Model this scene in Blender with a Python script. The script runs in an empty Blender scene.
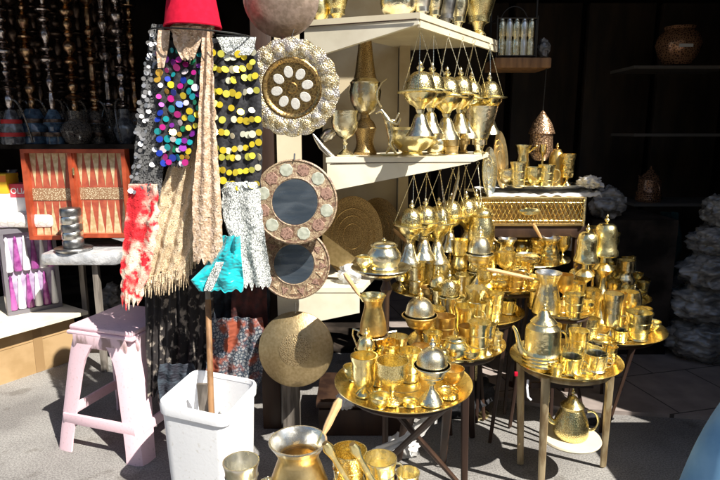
import bpy, bmesh, math, random
from mathutils import Vector, Matrix, noise
random.seed(7)
PI = math.pi
scene = bpy.context.scene
COL = scene.collection

# ------------------------------------------------------------------ camera maths (photo is 720x480)
F_PX, CAM_H, PITCH = 575.0, 1.35, math.atan(110 / 575)
SP, CP = math.sin(PITCH), math.cos(PITCH)
def at(px, py, Y):
    u, v = (px - 360) / F_PX, (240 - py) / F_PX
    t = Y / (CP + v * SP)
    return Vector((u * t, Y, CAM_H + t * (-SP + v * CP)))
def on(px, py, z):
    u, v = (px - 360) / F_PX, (240 - py) / F_PX
    t = (z - CAM_H) / (-SP + v * CP)
    return Vector((u * t, t * (CP + v * SP), z))
def mpp(p):                                   # metres per photo pixel at world point p
    d = p.y * CP - (p.z - CAM_H) * SP
    return d / F_PX

# ------------------------------------------------------------------ mesh builder
class MB:
    def __init__(s): s.v = []; s.f = []; s.m = []; s.s = []
    def add(s, vs, fs, mi=0, smooth=True, M=None):
        b = len(s.v)
        for p in vs:
            p = Vector(p); s.v.append(M @ p if M is not None else p)
        for f in fs:
            s.f.append([b + i for i in f]); s.m.append(mi); s.s.append(smooth)
        return s
    def box(s, c, d, M=None, mi=0, bev=0.0):
        x, y, z = d[0] / 2, d[1] / 2, d[2] / 2
        T = Matrix.Translation(c) @ (M if M is not None else Matrix())
        if bev <= 0:
            vs = [(i * x, j * y, k * z) for i in (-1, 1) for j in (-1, 1) for k in (-1, 1)]
            fs = [(0, 1, 3, 2), (4, 6, 7, 5), (0, 4, 5, 1), (2, 3, 7, 6), (0, 2, 6, 4), (1, 5, 7, 3)]
            return s.add(vs, fs, mi, False, T)
        bm = bmesh.new(); bmesh.ops.create_cube(bm, size=1)
        for w in bm.verts: w.co = Vector((w.co.x * d[0], w.co.y * d[1], w.co.z * d[2]))
        bmesh.ops.bevel(bm, geom=bm.edges[:], offset=bev, segments=2, profile=.5, affect='EDGES')
        bm.verts.ensure_lookup_table()
        s.add([w.co.copy() for w in bm.verts], [[w.index for w in f.verts] for f in bm.faces], mi, True, T); bm.free()
        return s
    def lathe(s, prof, seg=28, M=None, mi=0, rf=None, smooth=True):
        rings = []; vs = []; fs = []
        for (r, z) in prof:
            if r < 1e-6:
                rings.append([len(vs)] * seg); vs.append((0, 0, z))
            else:
                k = len(vs); rings.append([k + i for i in range(seg)])
                for i in range(seg):
                    a = 2 * PI * i / seg; q = r * (rf(a, r, z) if rf else 1)
                    vs.append((q * math.cos(a), q * math.sin(a), z))
        for A, B in zip(rings, rings[1:]):
            for i in range(seg):
                j = (i + 1) % seg
                f = []
                for q in (A[i], A[j], B[j], B[i]):
                    if q not in f: f.append(q)
                if len(f) > 2: fs.append(f)
        return s.add(vs, fs, mi, smooth, M)
    def tube(s, pts, r, seg=8, M=None, mi=0, closed=False, flat=1.0):
        pts = [Vector(p) for p in pts]; n = len(pts)
        R = r if isinstance(r, (list, tuple)) else [r] * n
        vs = []; fs = []; up = None
        for i, p in enumerate(pts):
            if closed: d = pts[(i + 1) % n] - pts[i - 1]
            else: d = pts[min(i + 1, n - 1)] - pts[max(i - 1, 0)]
            if d.length < 1e-9: d = Vector((0, 0, 1))
            d.normalize()
            if up is None:
                up = Vector((0, 0, 1)) if abs(d.z) < .9 else Vector((0, 1, 0))
            a = d.cross(up)
            if a.length < 1e-5: a = d.orthogonal()
            a.normalize(); b = a.cross(d); up = b
            for k in range(seg):
                t = 2 * PI * k / seg
                vs.append(p + a * (math.cos(t) * R[i] * flat) + b * (math.sin(t) * R[i]))
        m = n if closed else n - 1
        for i in range(m):
            A = i * seg; B = ((i + 1) % n) * seg
            for k in range(seg):
                j = (k + 1) % seg
                fs.append((A + k, A + j, B + j, B + k))
        if not closed:
            fs.append(tuple(range(seg))[::-1]); fs.append(tuple((n - 1) * seg + k for k in range(seg)))
        return s.add(vs, fs, mi, True, M)
    def grid(s, fn, nu, nv, mi=0, thick=0.0, n=Vector((0, 1, 0)), closed=False, hole=None):
        """sheet fn(u,v), optionally with a back side pushed along n"""
        P = [[Vector(fn(i / nu, j / nv)) for i in range(nu + 1)] for j in range(nv + 1)]
        vs = [p for row in P for p in row]; w = nu + 1; fs = []
        off = len(vs)
        if thick: vs += [p + n * thick for p in vs[:off]]
        for j in range(nv):
            for i in range(nu):
                if hole and hole(i / nu, j / nv): continue
                a = j * w + i; fs.append((a, a + 1, a + 1 + w, a + w))
                if thick: fs.append((off + a + w, off + a + 1 + w, off + a + 1, off + a))
        if thick:
            bd = [i for i in range(w)] + [j * w + nu for j in range(1, nv + 1)] + [nv * w + i for i in range(nu - 1, -1, -1)] + [j * w for j in range(nv - 1, 0, -1)]
            for k in range(len(bd)):
                a, b = bd[k], bd[(k + 1) % len(bd)]
                fs.append((b, a, off + a, off + b))
        return s.add(vs, fs, mi, True)
    def prism(s, poly, depth, M=None, mi=0, smooth=False):      # polygon in XZ, extruded along +Y
        n = len(poly)
        vs = [(x, 0, z) for x, z in poly] + [(x, depth, z) for x, z in poly]
        fs = [tuple(range(n)), tuple(range(2 * n - 1, n - 1, -1))] + [(i, n + i, n + (i + 1) % n, (i + 1) % n) for i in range(n)]
        return s.add(vs, fs, mi, smooth, M)
    def slab(s, poly, z0, z1, mi=0):                          # polygon in XY
        n = len(poly)
        vs = [(x, y, z0) for x, y in poly] + [(x, y, z1) for x, y in poly]
        fs = [tuple(range(n))[::-1], tuple(range(n, 2 * n))] + [(i, (i + 1) % n, n + (i + 1) % n, n + i) for i in range(n)]
        return s.add(vs, fs, mi, False)
    def mesh(s, name, mats, org=None, sharp=38):
        me = bpy.data.meshes.new(name)
        o = org if org is not None else Vector((0, 0, 0))
        me.from_pydata([tuple(p - o) for p in s.v], [], s.f)
        bm = bmesh.new(); bm.from_mesh(me)
        bmesh.ops.recalc_face_normals(bm, faces=bm.faces[:]); bm.to_mesh(me); bm.free()
        for m in (mats if isinstance(mats, (list, tuple)) else [mats]): me.materials.append(MAT[m])
        me.polygons.foreach_set('material_index', s.m); me.polygons.foreach_set('use_smooth', s.s)
        me.update()
        try: me.set_sharp_from_angle(angle=math.radians(sharp))
        except Exception: pass
        return me
    def build(s, name, mats, parent=None, world=False, org=None, sharp=38):
        if world and parent is not None: org = parent.location
        me = s.mesh(name, mats, org, sharp)
        o = bpy.data.objects.new(name, me); COL.objects.link(o)
        if parent is not None: o.parent = parent
        elif org is not None: o.location = org
        return o

def tag(o, label=None, cat=None, group=None, kind=None):
    if label: o['label'] = label
    if cat: o['category'] = cat
    if group: o['group'] = group
    if kind: o['kind'] = kind
    return o
def thing(name, label, cat, loc=(0, 0, 0), rz=0, group=None):
    o = bpy.data.objects.new(name, None); COL.objects.link(o); o.empty_display_size = .05
    o.location = Vector(loc); o.rotation_euler = (0, 0, rz)
    return tag(o, label, cat, group)
def copy_tree(o, parent=None):
    c = o.copy(); COL.objects.link(c); c.parent = parent
    for ch in list(o.children): copy_tree(ch, c)
    return c

# ------------------------------------------------------------------ materials
MAT = {}
def nd(nt, t, **kw):
    n = nt.nodes.new(t)
    for k, v in kw.items():
        if hasattr(n, k) and not isinstance(v, (list, tuple, float)) : setattr(n, k, v)
        else: n.inputs[k].default_value = v
    return n
def rgba(c): return (c[0], c[1], c[2], 1)
def M(name, col, col2=None, scale=20.0, rough=.5, metal=0.0, bump=0.0, bscale=60.0, tex='noise', lo=.4, hi=.6, rough2=None,
      trans=0.0, alpha=1.0, coat=0.0, sheen=0.0, btex='noise', col3=None, ior=1.45, dist=.002, stretch=None, scale3=6.0, spec=None, holes=0, hscale=210):
    m = bpy.data.materials.new(name); m.use_nodes = True; nt = m.node_tree; L = nt.links
    p = nt.nodes['Principled BSDF']
    p.inputs['Base Color'].default_value = rgba(col); p.inputs['Roughness'].default_value = rough
    p.inputs['Metallic'].default_value = metal; p.inputs['Transmission Weight'].default_value = trans
    p.inputs['Coat Weight'].default_value = coat; p.inputs['Sheen Weight'].default_value = sheen
    p.inputs['Alpha'].default_value = alpha; p.inputs['IOR'].default_value = ior
    if spec is not None: p.inputs['Specular IOR Level'].default_value = spec
    tc = nt.nodes.new('ShaderNodeTexCoord'); src = tc.outputs['Object']
    if stretch:
        mp = nt.nodes.new('ShaderNodeMapping'); mp.inputs['Scale'].default_value = stretch
        L.new(src, mp.inputs[0]); src = mp.outputs[0]
    def texture(kind, sc):
        if kind == 'noise':
            n = nd(nt, 'ShaderNodeTexNoise'); n.inputs['Scale'].default_value = sc; n.inputs['Detail'].default_value = 5; out = n.outputs[0]
        elif kind == 'wave':
            n = nd(nt, 'ShaderNodeTexWave'); n.inputs['Scale'].default_value = sc; n.inputs['Distortion'].default_value = 4; out = n.outputs['Fac' if 'Fac' in n.outputs else 1]
        elif kind == 'edge':
            n = nd(nt, 'ShaderNodeTexVoronoi'); n.feature = 'DISTANCE_TO_EDGE'; n.inputs['Scale'].default_value = sc; out = n.outputs['Distance']
        else:
            n = nd(nt, 'ShaderNodeTexVoronoi'); n.inputs['Scale'].default_value = sc; out = n.outputs['Distance']
        L.new(src, n.inputs['Vector']); return out
    if col2 is not None:
        o = texture(tex, scale)
        r = nt.nodes.new('ShaderNodeValToRGB'); r.color_ramp.elements[0].position = lo; r.color_ramp.elements[1].position = hi
        r.color_ramp.elements[0].color = rgba(col); r.color_ramp.elements[1].color = rgba(col2)
        L.new(o, r.inputs[0]); cout = r.outputs[0]
        if col3 is not None:
            o3 = texture('noise', scale3); r3 = nt.nodes.new('ShaderNodeValToRGB')
            r3.color_ramp.elements[0].position = .48; r3.color_ramp.elements[1].position = .6
            L.new(o3, r3.inputs[0]); mx = nt.nodes.new('ShaderNodeMixRGB')
            L.new(r3.outputs[0], mx.inputs[0]); L.new(cout, mx.inputs[1]); mx.inputs[2].default_value = rgba(col3); cout = mx.outputs[0]
        L.new(cout, p.inputs['Base Color'])
    if rough2 is not None:
        o = texture('noise', 14.0); mr = nt.nodes.new('ShaderNodeMapRange')
        mr.inputs[1].default_value = .35; mr.inputs[2].default_value = .7
        mr.inputs[3].default_value = rough; mr.inputs[4].default_value = rough2
        L.new(o, mr.inputs[0]); L.new(mr.outputs[0], p.inputs['Roughness'])
    if bump:
        o = texture(btex, bscale); b = nt.nodes.new('ShaderNodeBump'); b.inputs['Strength'].default_value = bump
        b.inputs['Distance'].default_value = dist
        L.new(o, b.inputs['Height']); L.new(b.outputs[0], p.inputs['Normal'])
    if holes:
        o = texture('noise', hscale); r = nt.nodes.new('ShaderNodeValToRGB'); r.color_ramp.interpolation = 'CONSTANT'
        r.color_ramp.elements[0].color = (0, 0, 0, 1); r.color_ramp.elements[1].color = (1, 1, 1, 1); r.color_ramp.elements[1].position = holes
        L.new(o, r.inputs[0]); L.new(r.outputs[0], p.inputs['Alpha'])
    MAT[name] = m; return m

GOLD = (.97, .84, .43); PALE = (.97, .90, .64); OLD = (.48, .33, .13)
M('brass', GOLD, (.82, .64, .26), 22, .16, 1, .7, 46, lo=.45, hi=.85, rough2=.34, dist=.003)
M('brass_hammered', (.96, .80, .36), (.82, .61, .24), 60, .18, 1, .7, 75, tex='noise', btex='voronoi', rough2=.3, dist=.003)
M('brass_light', (.98, .87, .50), (.86, .71, .34), 26, .15, 1, .8, 55, lo=.4, hi=.8, rough2=.36, dist=.003)
M('brass_tarnished', (.72, .50, .17), (.46, .30, .10), 30, .3, 1, .6, 50, lo=.4, hi=.7, rough2=.5, dist=.003)
M('silver_chased', (.96, .89, .68), (.78, .68, .42), 160, .26, 1, .5, 160, tex='edge', lo=.10, hi=.02, btex='edge', rough2=.38, dist=.001)
M('bowl_satin', (.46, .35, .19), (.34, .25, .12), 90, .40, .85, .8, 120, lo=.35, hi=.7, rough2=.5, dist=.001)
M('bowl_chased', (.50, .38, .21), (.28, .20, .10), 130, .4, .85, 1, 130, tex='edge', lo=.1, hi=.03, btex='edge', dist=.002)
M('lantern_copper', (.10, .05, .025), (.62, .40, .24), 70, .35, .8, 1, 70, tex='edge', lo=.03, hi=.14, btex='edge', dist=.003)
M('speckled_inlay', (.74, .64, .44), (.30, .18, .10), 150, .4, tex='voronoi', lo=.35, hi=.2)
M('tray_brass', (.96, .79, .36), (.82, .60, .21), 9, .2, 1, .5, 60, lo=.4, hi=.75, rough2=.33, dist=.0012, btex='edge')
M('brass_engraved', (.50, .38, .14), GOLD, 150, .2, 1, .8, 150, tex='edge', lo=.02, hi=.10, rough2=.32, btex='edge', dist=.0015)
MAT['brass_engraved'].node_tree.nodes  # engraved: dark lines between cells
M('brass_pale', PALE, (.80, .67, .38), 30, .16, 1, .8, 60, lo=.4, hi=.8, rough2=.36, dist=.003)
M('brass_pierced', (.36, .24, .07), (.95, .83, .44), 120, .25, 1, .8, 120, tex='edge', lo=.02, hi=.12, rough2=.3, btex='edge', dist=.002)
M('brass_satin', (.74, .58, .30), (.56, .41, .18), 60, .34, 1, .4, 220, lo=.3, hi=.7, rough2=.42, dist=.001)
M('brass_old', (.58, .41, .18), (.26, .17, .07), 170, .34, 1, .8, 170, tex='edge', lo=.14, hi=.02, rough2=.5, btex='edge', dist=.0015)
M('copper_plate', (.44, .33, .26), (.32, .24, .18), 60, .42, .8, .35, 110, rough2=.6, btex='voronoi', dist=.001)
M('silver', (.90, .89, .84), (.74, .71, .62), 24, .24, 1, .5, 60, rough2=.36, dist=.002)
M('silver_dull', (.42, .42, .42), (.2, .2, .2), 24, .3, 1, .5, 60, rough2=.5)
M('glass', (.95, .97, .95), rough=.03, trans=1, ior=1.45)
M('cream_paint', (.70, .63, .46), (.56, .48, .33), 7, .45, 0, .15, 30, lo=.35, hi=.8, rough2=.6)
M('shelf_paint', (.72, .67, .53), (.56, .50, .37), 9, .4, 0, .15, 30, lo=.45, hi=.8, rough2=.6)
M('panel_beige', (.52, .44, .30), (.42, .33, .20), 5, .5, 0, .1, 20)
M('tin_white', (.82, .83, .84), (.66, .66, .66), 9, .4, 0, .12, 30, lo=.62, hi=.85)
M('white_plastic', (.80, .81, .83), (.68, .67, .65), 70, .36, 0, .2, 90, lo=.62, hi=.72, rough2=.55)
M('pink_plastic', (.80, .57, .63), (.64, .46, .48), 90, .42, 0, .2, 90, lo=.58, hi=.72, rough2=.6)
M('pink_worn', (.78, .56, .61), (.36, .24, .23), 26, .5, 0, .3, 60, lo=.46, hi=.58, rough2=.65, stretch=(1, 1, .35))
M('red_felt', (.52, .006, .032), (.44, .004, .026), 60, .9, 0, .3, 300, dist=.001, spec=.2)
M('wood_dark', (.055, .028, .016), (.025, .012, .008), 12, .5, 0, .4, 50, stretch=(1, 1, .15))
M('wood_weather', (.24, .21, .18), (.10, .085, .07), 40, .8, 0, .8, 90, stretch=(1, 1, .12), dist=.003)
M('wood_brown', (.30, .16, .07), (.16, .08, .035), 30, .6, 0, .5, 70, stretch=(1, 1, .12))
M('wood_pale', (.70, .45, .22), (.55, .31, .13), 30, .5, 0, .3, 90, stretch=(.3, .3, 1))
M('wood_leg', (.50, .40, .24), (.30, .21, .11), 40, .45, .4, .5, 90, stretch=(1, 1, .2))
M('cardboard', (.42, .28, .14), (.34, .22, .10), 8, .8, 0, .2, 40)
M('lace_beige', (.40, .28, .16), (.74, .60, .42), 130, .85, 0, 1.0, 130, tex='edge', lo=.02, hi=.12, btex='edge', dist=.0018, col3=(.60, .45, .28), scale3=70, holes=0.39)
M('lace_cream', (.45, .31, .20), (.80, .69, .52), 150, .8, 0, 1.0, 120, tex='voronoi', lo=.75, hi=.35, btex='voronoi', dist=.0018, col3=(.66, .50, .38), scale3=40, holes=0.36)
M('lace_red', (.72, .015, .03), (.78, .64, .50), 24, .7, 0, 1.0, 120, tex='noise', lo=.40, hi=.50, btex='edge', dist=.0018, col3=(.70, .02, .03), scale3=9, holes=0.37)
M('crochet', (.12, .14, .14), (.80, .82, .78), 150, .8, 0, 1.0, 150, tex='edge', lo=.02, hi=.16, btex='edge', dist=.0018, stretch=(1, 1, .6), holes=0.39)
M('turquoise', (.0, .50, .54), (.0, .34, .40), 16, .4, 0, .3, 30, sheen=.4)
M('cloth_black', (.012, .012, .014), (.03, .03, .035), 90, .8, 0, .8, 120)
M('cloth_grey', (.035, .035, .038), (.14, .14, .14), 120, .75, 0, 1, 120, tex='voronoi', lo=.25, hi=.5, holes=0.45)
M('cloth_lace_black', (.022, .018, .018), (.36, .31, .26), 34, .8, 0, .9, 60, tex='noise', lo=.54, hi=.64, col3=(.02, .018, .02), scale3=9)
M('cloth_slate', (.05, .065, .085), (.02, .02, .03), 30, .8, 0, .6, 60)
M('cloth_paisley', (.035, .05, .075), (.26, .27, .28), 70, .8, 0, .6, 60, tex='edge', lo=.06, hi=.22, col3=(.30, .07, .035), scale3=15)
M('cloth_wine', (.085, .02, .018), (.035, .012, .012), 30, .8, 0, .6, 60)
M('cloth_teal', (.012, .055, .05), (.006, .02, .02), 9, .8, 0, .6, 30)
M('blue_cloth', (.10, .28, .52), (.20, .42, .66), 6, .6, 0, .12, 12)
M('mat_pale', (.62, .56, .52), (.80, .76, .73), 30, .35, 0, .8, 40, tex='edge', lo=.02, hi=.15)
M('plastic_wrap', (.85, .87, .88), (.55, .56, .58), 20, .12, 0, .9, 22, coat=.8, alpha=.55, dist=.006)
M('plastic_bag_grey', (.12, .115, .11), (.34, .33, .32), 14, .25, 0, 1, 24, coat=1, dist=.02, stretch=(.7, .7, 1.6))
M('plastic_bag_white', (.72, .71, .70), (.50, .49, .47), 10, .4, 0, .6, 18, dist=.006)
M('backgammon_red', (.46, .085, .035), (.30, .05, .02), 14, .35, 0, .2, 40)
M('backgammon_field', (.46, .11, .06), (.36, .075, .045), 30, .4)
M('backgammon_point', (.66, .54, .33), (.48, .36, .19), 40, .4)
M('backgammon_dark', (.10, .02, .015), rough=.4)
M('brown_tape', (.30, .19, .09), rough=.3)
M('yellow_card', (.85, .50, .03), rough=.45)
M('orange_card', (.82, .22, .03), rough=.45)
M('pink_card', (.68, .07, .10), rough=.45)
M('white_card', (.80, .80, .80), rough=.5)
M('mango', (.85, .42, .08), (.25, .10, .02), 60, .5, tex='voronoi', lo=.2, hi=.5)
M('magenta', (.20, .03, .17), (.40, .10, .34), 20, .25, coat=.5)
M('lilac', (.56, .42, .62), rough=.3, coat=.5)
M('display_back', (.30, .22, .36), (.50, .42, .56), 14, .25, 0, .5, 16, coat=.6)
M('grey_frame', (.16, .15, .17), rough=.4)
M('foil', (.74, .75, .77), (.50, .51, .53), 14, .25, .4, 1, 24, dist=.012)
M('dark_metal', (.06, .055, .05), rough=.35, metal=.8)
M('wire', (.02, .02, .02), rough=.4, metal=.6)
M('wire_silver', (.6, .6, .58), rough=.25, metal=1)
M('shop_dark', (.024, .017, .013), (.010, .007, .006), 3, .9, spec=.1)  # near-black base puts the shade of the unlit shop into the colour
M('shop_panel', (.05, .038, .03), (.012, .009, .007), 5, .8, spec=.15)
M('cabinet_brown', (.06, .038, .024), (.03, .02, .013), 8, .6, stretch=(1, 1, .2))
M('pot_glaze', (.50, .26, .14), (.12, .06, .04), 60, .2, .4, .6, 60, tex='edge', lo=.14, hi=.03)
M('shop_shelf', (.16, .14, .12), rough=.7)
M('canvas', (.05, .045, .04), rough=.9)
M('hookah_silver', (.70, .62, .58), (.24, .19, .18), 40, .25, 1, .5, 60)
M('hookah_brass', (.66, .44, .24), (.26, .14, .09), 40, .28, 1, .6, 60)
M('hookah_dim', (.16, .11, .08), (.07, .045, .035), 40, .35, .9, .6, 60)  # darker copy of the hookah metal; back row dimness put into the colour
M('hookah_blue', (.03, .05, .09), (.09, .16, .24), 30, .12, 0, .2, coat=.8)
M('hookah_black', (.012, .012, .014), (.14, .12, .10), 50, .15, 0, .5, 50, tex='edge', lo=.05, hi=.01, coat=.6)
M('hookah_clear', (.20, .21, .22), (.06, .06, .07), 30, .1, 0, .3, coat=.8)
M('red_band', (.50, .03, .03), rough=.4)
M('inlay_brown', (.16, .10, .06), (.40, .31, .20), 150, .45, 0, .6, 150, tex='edge', lo=.04, hi=.12, col3=(.16, .09, .06), scale3=70)
M('inlay_cream', (.62, .52, .36), (.30, .20, .12), 120, .4, 0, .3, 120, tex='voronoi', lo=.3, hi=.6)
M('inlay_pink', (.36, .22, .17), (.20, .12, .09), 90, .35, .2, .4, 90, tex='edge', lo=.15, hi=.03)
M('inlay_pearl', (.56, .58, .48), (.40, .42, .34), 60, .25, .25, .2, 80)
M('mirror_glass', (.13, .17, .22), (.26, .30, .34), 22, .12, .8, .15, 18, lo=.4, hi=.8, rough2=.4, stretch=(.5, 1, 2))  # slate blue base stands in for the dark reflection; streaks are dirt
M('plate_relief', (.44, .34, .17), (.74, .66, .46), 100, .36, .85, .8, 150, tex='noise', lo=.42, hi=.6, btex='edge', rough2=.45, dist=.004, col3=(.50, .46, .42), scale3=36)
M('plate_gold', (.55, .37, .14), (.30, .19, .08), 90, .3, 1, .7, 110, tex='edge', lo=.14, hi=.03, dist=.002)
M('plate_white', (.58, .57, .52), (.52, .50, .46), 130, .35, .1, .5, 160)
for nm, c in (('coin_gold', (.86, .66, .04)), ('coin_lime', (.70, .68, .10)), ('coin_pale', (.88, .85, .62)), ('coin_blue', (.02, .05, .40)), ('coin_teal', (.02, .42, .46)),
              ('coin_green', (.02, .26, .12)), ('coin_violet', (.26, .03, .35)), ('coin_magenta', (.55, .02, .25)), ('coin_amber', (.60, .35, .04)), ('coin_white', (.82, .74, .76))):
    M(nm, c, rough=.28, metal=.45, coat=.5)
M('sequin_grey', (.34, .34, .35), rough=.3, metal=.5)

# ground: sunlit dusty asphalt with grit and dirt
def ground_mat():
    m = bpy.data.materials.new('asphalt'); m.use_nodes = True; nt = m.node_tree; L = nt.links; p = nt.nodes['Principled BSDF']
    tc = nt.nodes.new('ShaderNodeTexCoord')
    def nz(sc, d=6):
        n = nt.nodes.new('ShaderNodeTexNoise'); n.inputs['Scale'].default_value = sc; n.inputs['Detail'].default_value = d; L.new(tc.outputs['Object'], n.inputs['Vector']); return n.outputs[0]
    r = nt.nodes.new('ShaderNodeValToRGB'); r.color_ramp.elements[0].position = .38; r.color_ramp.elements[1].position = .60
    r.color_ramp.elements[0].color = (.19, .18, .175, 1); r.color_ramp.elements[1].color = (.29, .28, .27, 1); L.new(nz(2.2), r.inputs[0])
    r2 = nt.nodes.new('ShaderNodeValToRGB'); r2.color_ramp.elements[0].position = .36; r2.color_ramp.elements[1].position = .62
    r2.color_ramp.elements[0].color = (.62, .61, .60, 1); r2.color_ramp.elements[1].color = (1.15, 1.15, 1.12, 1); L.new(nz(150, 3), r2.inputs[0])
    mx = nt.nodes.new('ShaderNodeMixRGB'); mx.blend_type = 'MULTIPLY'; mx.inputs[0].default_value = 1; L.new(r.outputs[0], mx.inputs[1]); L.new(r2.outputs[0], mx.inputs[2])
    vo = nt.nodes.new('ShaderNodeTexVoronoi'); vo.feature = 'DISTANCE_TO_EDGE'; vo.inputs['Scale'].default_value = 1.3
    wv = nt.nodes.new('ShaderNodeTexNoise'); wv.inputs['Scale'].default_value = 5; L.new(tc.outputs['Object'], wv.inputs['Vector'])
    av = nt.nodes.new('ShaderNodeMixRGB'); av.blend_type = 'ADD'; av.inputs[0].default_value = .35; L.new(tc.outputs['Object'], av.inputs[1]); L.new(wv.outputs['Color'], av.inputs[2]); L.new(av.outputs[0], vo.inputs['Vector'])
    r3 = nt.nodes.new('ShaderNodeValToRGB'); r3.color_ramp.elements[0].position = .003; r3.color_ramp.elements[1].position = .006
    r3.color_ramp.elements[0].color = (.93, .93, .93, 1); r3.color_ramp.elements[1].color = (1, 1, 1, 1); L.new(vo.outputs['Distance'], r3.inputs[0])
    r4 = nt.nodes.new('ShaderNodeValToRGB'); r4.color_ramp.elements[0].position = .60; r4.color_ramp.elements[1].position = .68
    r4.color_ramp.elements[0].color = (1, 1, 1, 1); r4.color_ramp.elements[1].color = (.72, .70, .68, 1); L.new(nz(7, 4), r4.inputs[0])
    m3 = nt.nodes.new('ShaderNodeMixRGB'); m3.blend_type = 'MULTIPLY'; m3.inputs[0].default_value = 1; L.new(mx.outputs[0], m3.inputs[1]); L.new(r3.outputs[0], m3.inputs[2])
    mx = nt.nodes.new('ShaderNodeMixRGB'); mx.blend_type = 'MULTIPLY'; mx.inputs[0].default_value = 1; L.new(m3.outputs[0], mx.inputs[1]); L.new(r4.outputs[0], mx.inputs[2])
    L.new(mx.outputs[0], p.inputs['Base Color']); p.inputs['Roughness'].default_value = .85
    b = nt.nodes.new('ShaderNodeBump'); b.inputs['Strength'].default_value = .6; b.inputs['Distance'].default_value = .0025; L.new(nz(180, 3), b.inputs['Height']); L.new(b.outputs[0], p.inputs['Normal'])
    MAT['asphalt'] = m
    m = bpy.data.materials.new('paving'); m.use_nodes = True; nt = m.node_tree; L = nt.links; p = nt.nodes['Principled BSDF']
    tc = nt.nodes.new('ShaderNodeTexCoord'); mp = nt.nodes.new('ShaderNodeMapping'); mp.inputs['Rotation'].default_value = (0, 0, math.radians(-14)); L.new(tc.outputs['Object'], mp.inputs[0])
    br = nt.nodes.new('ShaderNodeTexBrick'); br.inputs['Scale'].default_value = 1.0; br.inputs['Brick Width'].default_value = .42; br.inputs['Row Height'].default_value = .42
    br.inputs['Mortar Size'].default_value = .004; br.offset = 0.5
    br.inputs['Color1'].default_value = (.50, .42, .38, 1); br.inputs['Color2'].default_value = (.42, .35, .32, 1); br.inputs['Mortar'].default_value = (.09, .07, .06, 1)
    L.new(mp.outputs[0], br.inputs['Vector'])
    n = nt.nodes.new('ShaderNodeTexNoise'); n.inputs['Scale'].default_value = 9; n.inputs['Detail'].default_value = 6; L.new(tc.outputs['Object'], n.inputs['Vector'])
    mx = nt.nodes.new('ShaderNodeMixRGB'); mx.blend_type = 'MULTIPLY'; mx.inputs[0].default_value = .7; L.new(br.outputs[0], mx.inputs[1]); L.new(n.outputs[0], mx.inputs[2])
    L.new(mx.outputs[0], p.inputs['Base Color']); p.inputs['Roughness'].default_value = .6
    MAT['paving'] = m
ground_mat()
M('building_wall', (.66, .58, .46), (.52, .44, .34), 1.2, .85, 0, .3, 8)
M('window_dark', (.03, .035, .04), rough=.1)

# ------------------------------------------------------------------ setting
AW_Y, AW_Z, WALL_X, WALL_Y = 2.34, 2.6, 2.3, 1.6
g = MB(); g.slab([(-40, -40), (40, -40), (40, 40), (-40, 40)], -.05, 0)
tag(g.build('ground', 'asphalt'), 'dusty grey asphalt of the street, sunlit at the left', kind='structure')
g = MB(); g.slab([(.55, 2.78), (1.0, 2.60), (3.4, 2.28), (3.4, 5.25), (.2, 5.25), (.2, 2.9)], .0, .02)
tag(g.build('pavement', 'paving'), 'shaded pavement of brown square slabs at the right', kind='structure')

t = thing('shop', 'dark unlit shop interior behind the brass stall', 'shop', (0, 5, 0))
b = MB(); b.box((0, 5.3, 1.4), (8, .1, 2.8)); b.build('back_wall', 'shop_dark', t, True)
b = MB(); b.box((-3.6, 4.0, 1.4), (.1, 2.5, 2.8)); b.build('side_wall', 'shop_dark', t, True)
b = MB(); b.box((WALL_X + .65, (WALL_Y + 2.6) / 2, 1.5), (1.3, 2.6 - WALL_Y, 3.0)); b.build('side_wall', 'building_wall', t, True)  # unseen wall block added to keep the sun off the right side
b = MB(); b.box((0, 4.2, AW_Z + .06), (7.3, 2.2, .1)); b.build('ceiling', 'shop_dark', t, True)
# panel added inside the shop to block light so that the depth stays dark
b = MB(); b.box((3.45, 3.95, 1.3), (.1, 2.68, 2.6)); b.build('shade_panel', 'shop_dark', t, True)
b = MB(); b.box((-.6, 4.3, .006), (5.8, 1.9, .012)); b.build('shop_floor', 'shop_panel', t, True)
b = MB()
b.grid(lambda u, v: (-3.7 + 7.2 * u, AW_Y + .9 * v + .012 * math.sin(u * 40), AW_Z + .05 * v - .02 * abs(math.sin(u * 14))), 60, 4, thick=.01, n=Vector((0, 0, 1)))
b.tube([(-3.7, AW_Y, AW_Z - .02), (3.5, AW_Y, AW_Z - .02)], .015)
tag(b.build('awning', 'canvas', None, org=Vector((0, AW_Y, AW_Z))), 'unseen dark canvas awning above the frame, its edge set to shade the shop', 'awning')  # out of view; edge placed so the shop behind falls into shade

# street behind the viewer (seen only in reflections and from other viewpoints)
t = thing('street_building', 'tan building across the street with dark windows', 'building', (0, -9, 0))
b = MB(); b.box((0, -10, 3.2), (26, 2, 6.4)); b.build('wall', 'building_wall', t, True)
for i in range(-5, 6):
    for k in (1.4, 4.3):
        w = MB(); w.box((i * 2.3, -8.98, k), (1.1, .06, 1.7)); w.build('window', 'window_dark', t, True)
# unseen counter block added right of the frame to shade ground under the table
t = thing('shade_counter', "unseen dark counter block added to shade the ground under the small table", 'counter', (2.05, 1.35, 0))
b = MB(); b.box((2.05, 1.45, .92), (.9, .95, .05), bev=.01); b.build('counter_top', 'wood_brown', t, True)
b = MB(); b.box((2.05, 1.45, .45), (.84, .88, .88)); b.build('counter_body', 'wood_dark', t, True)
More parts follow.
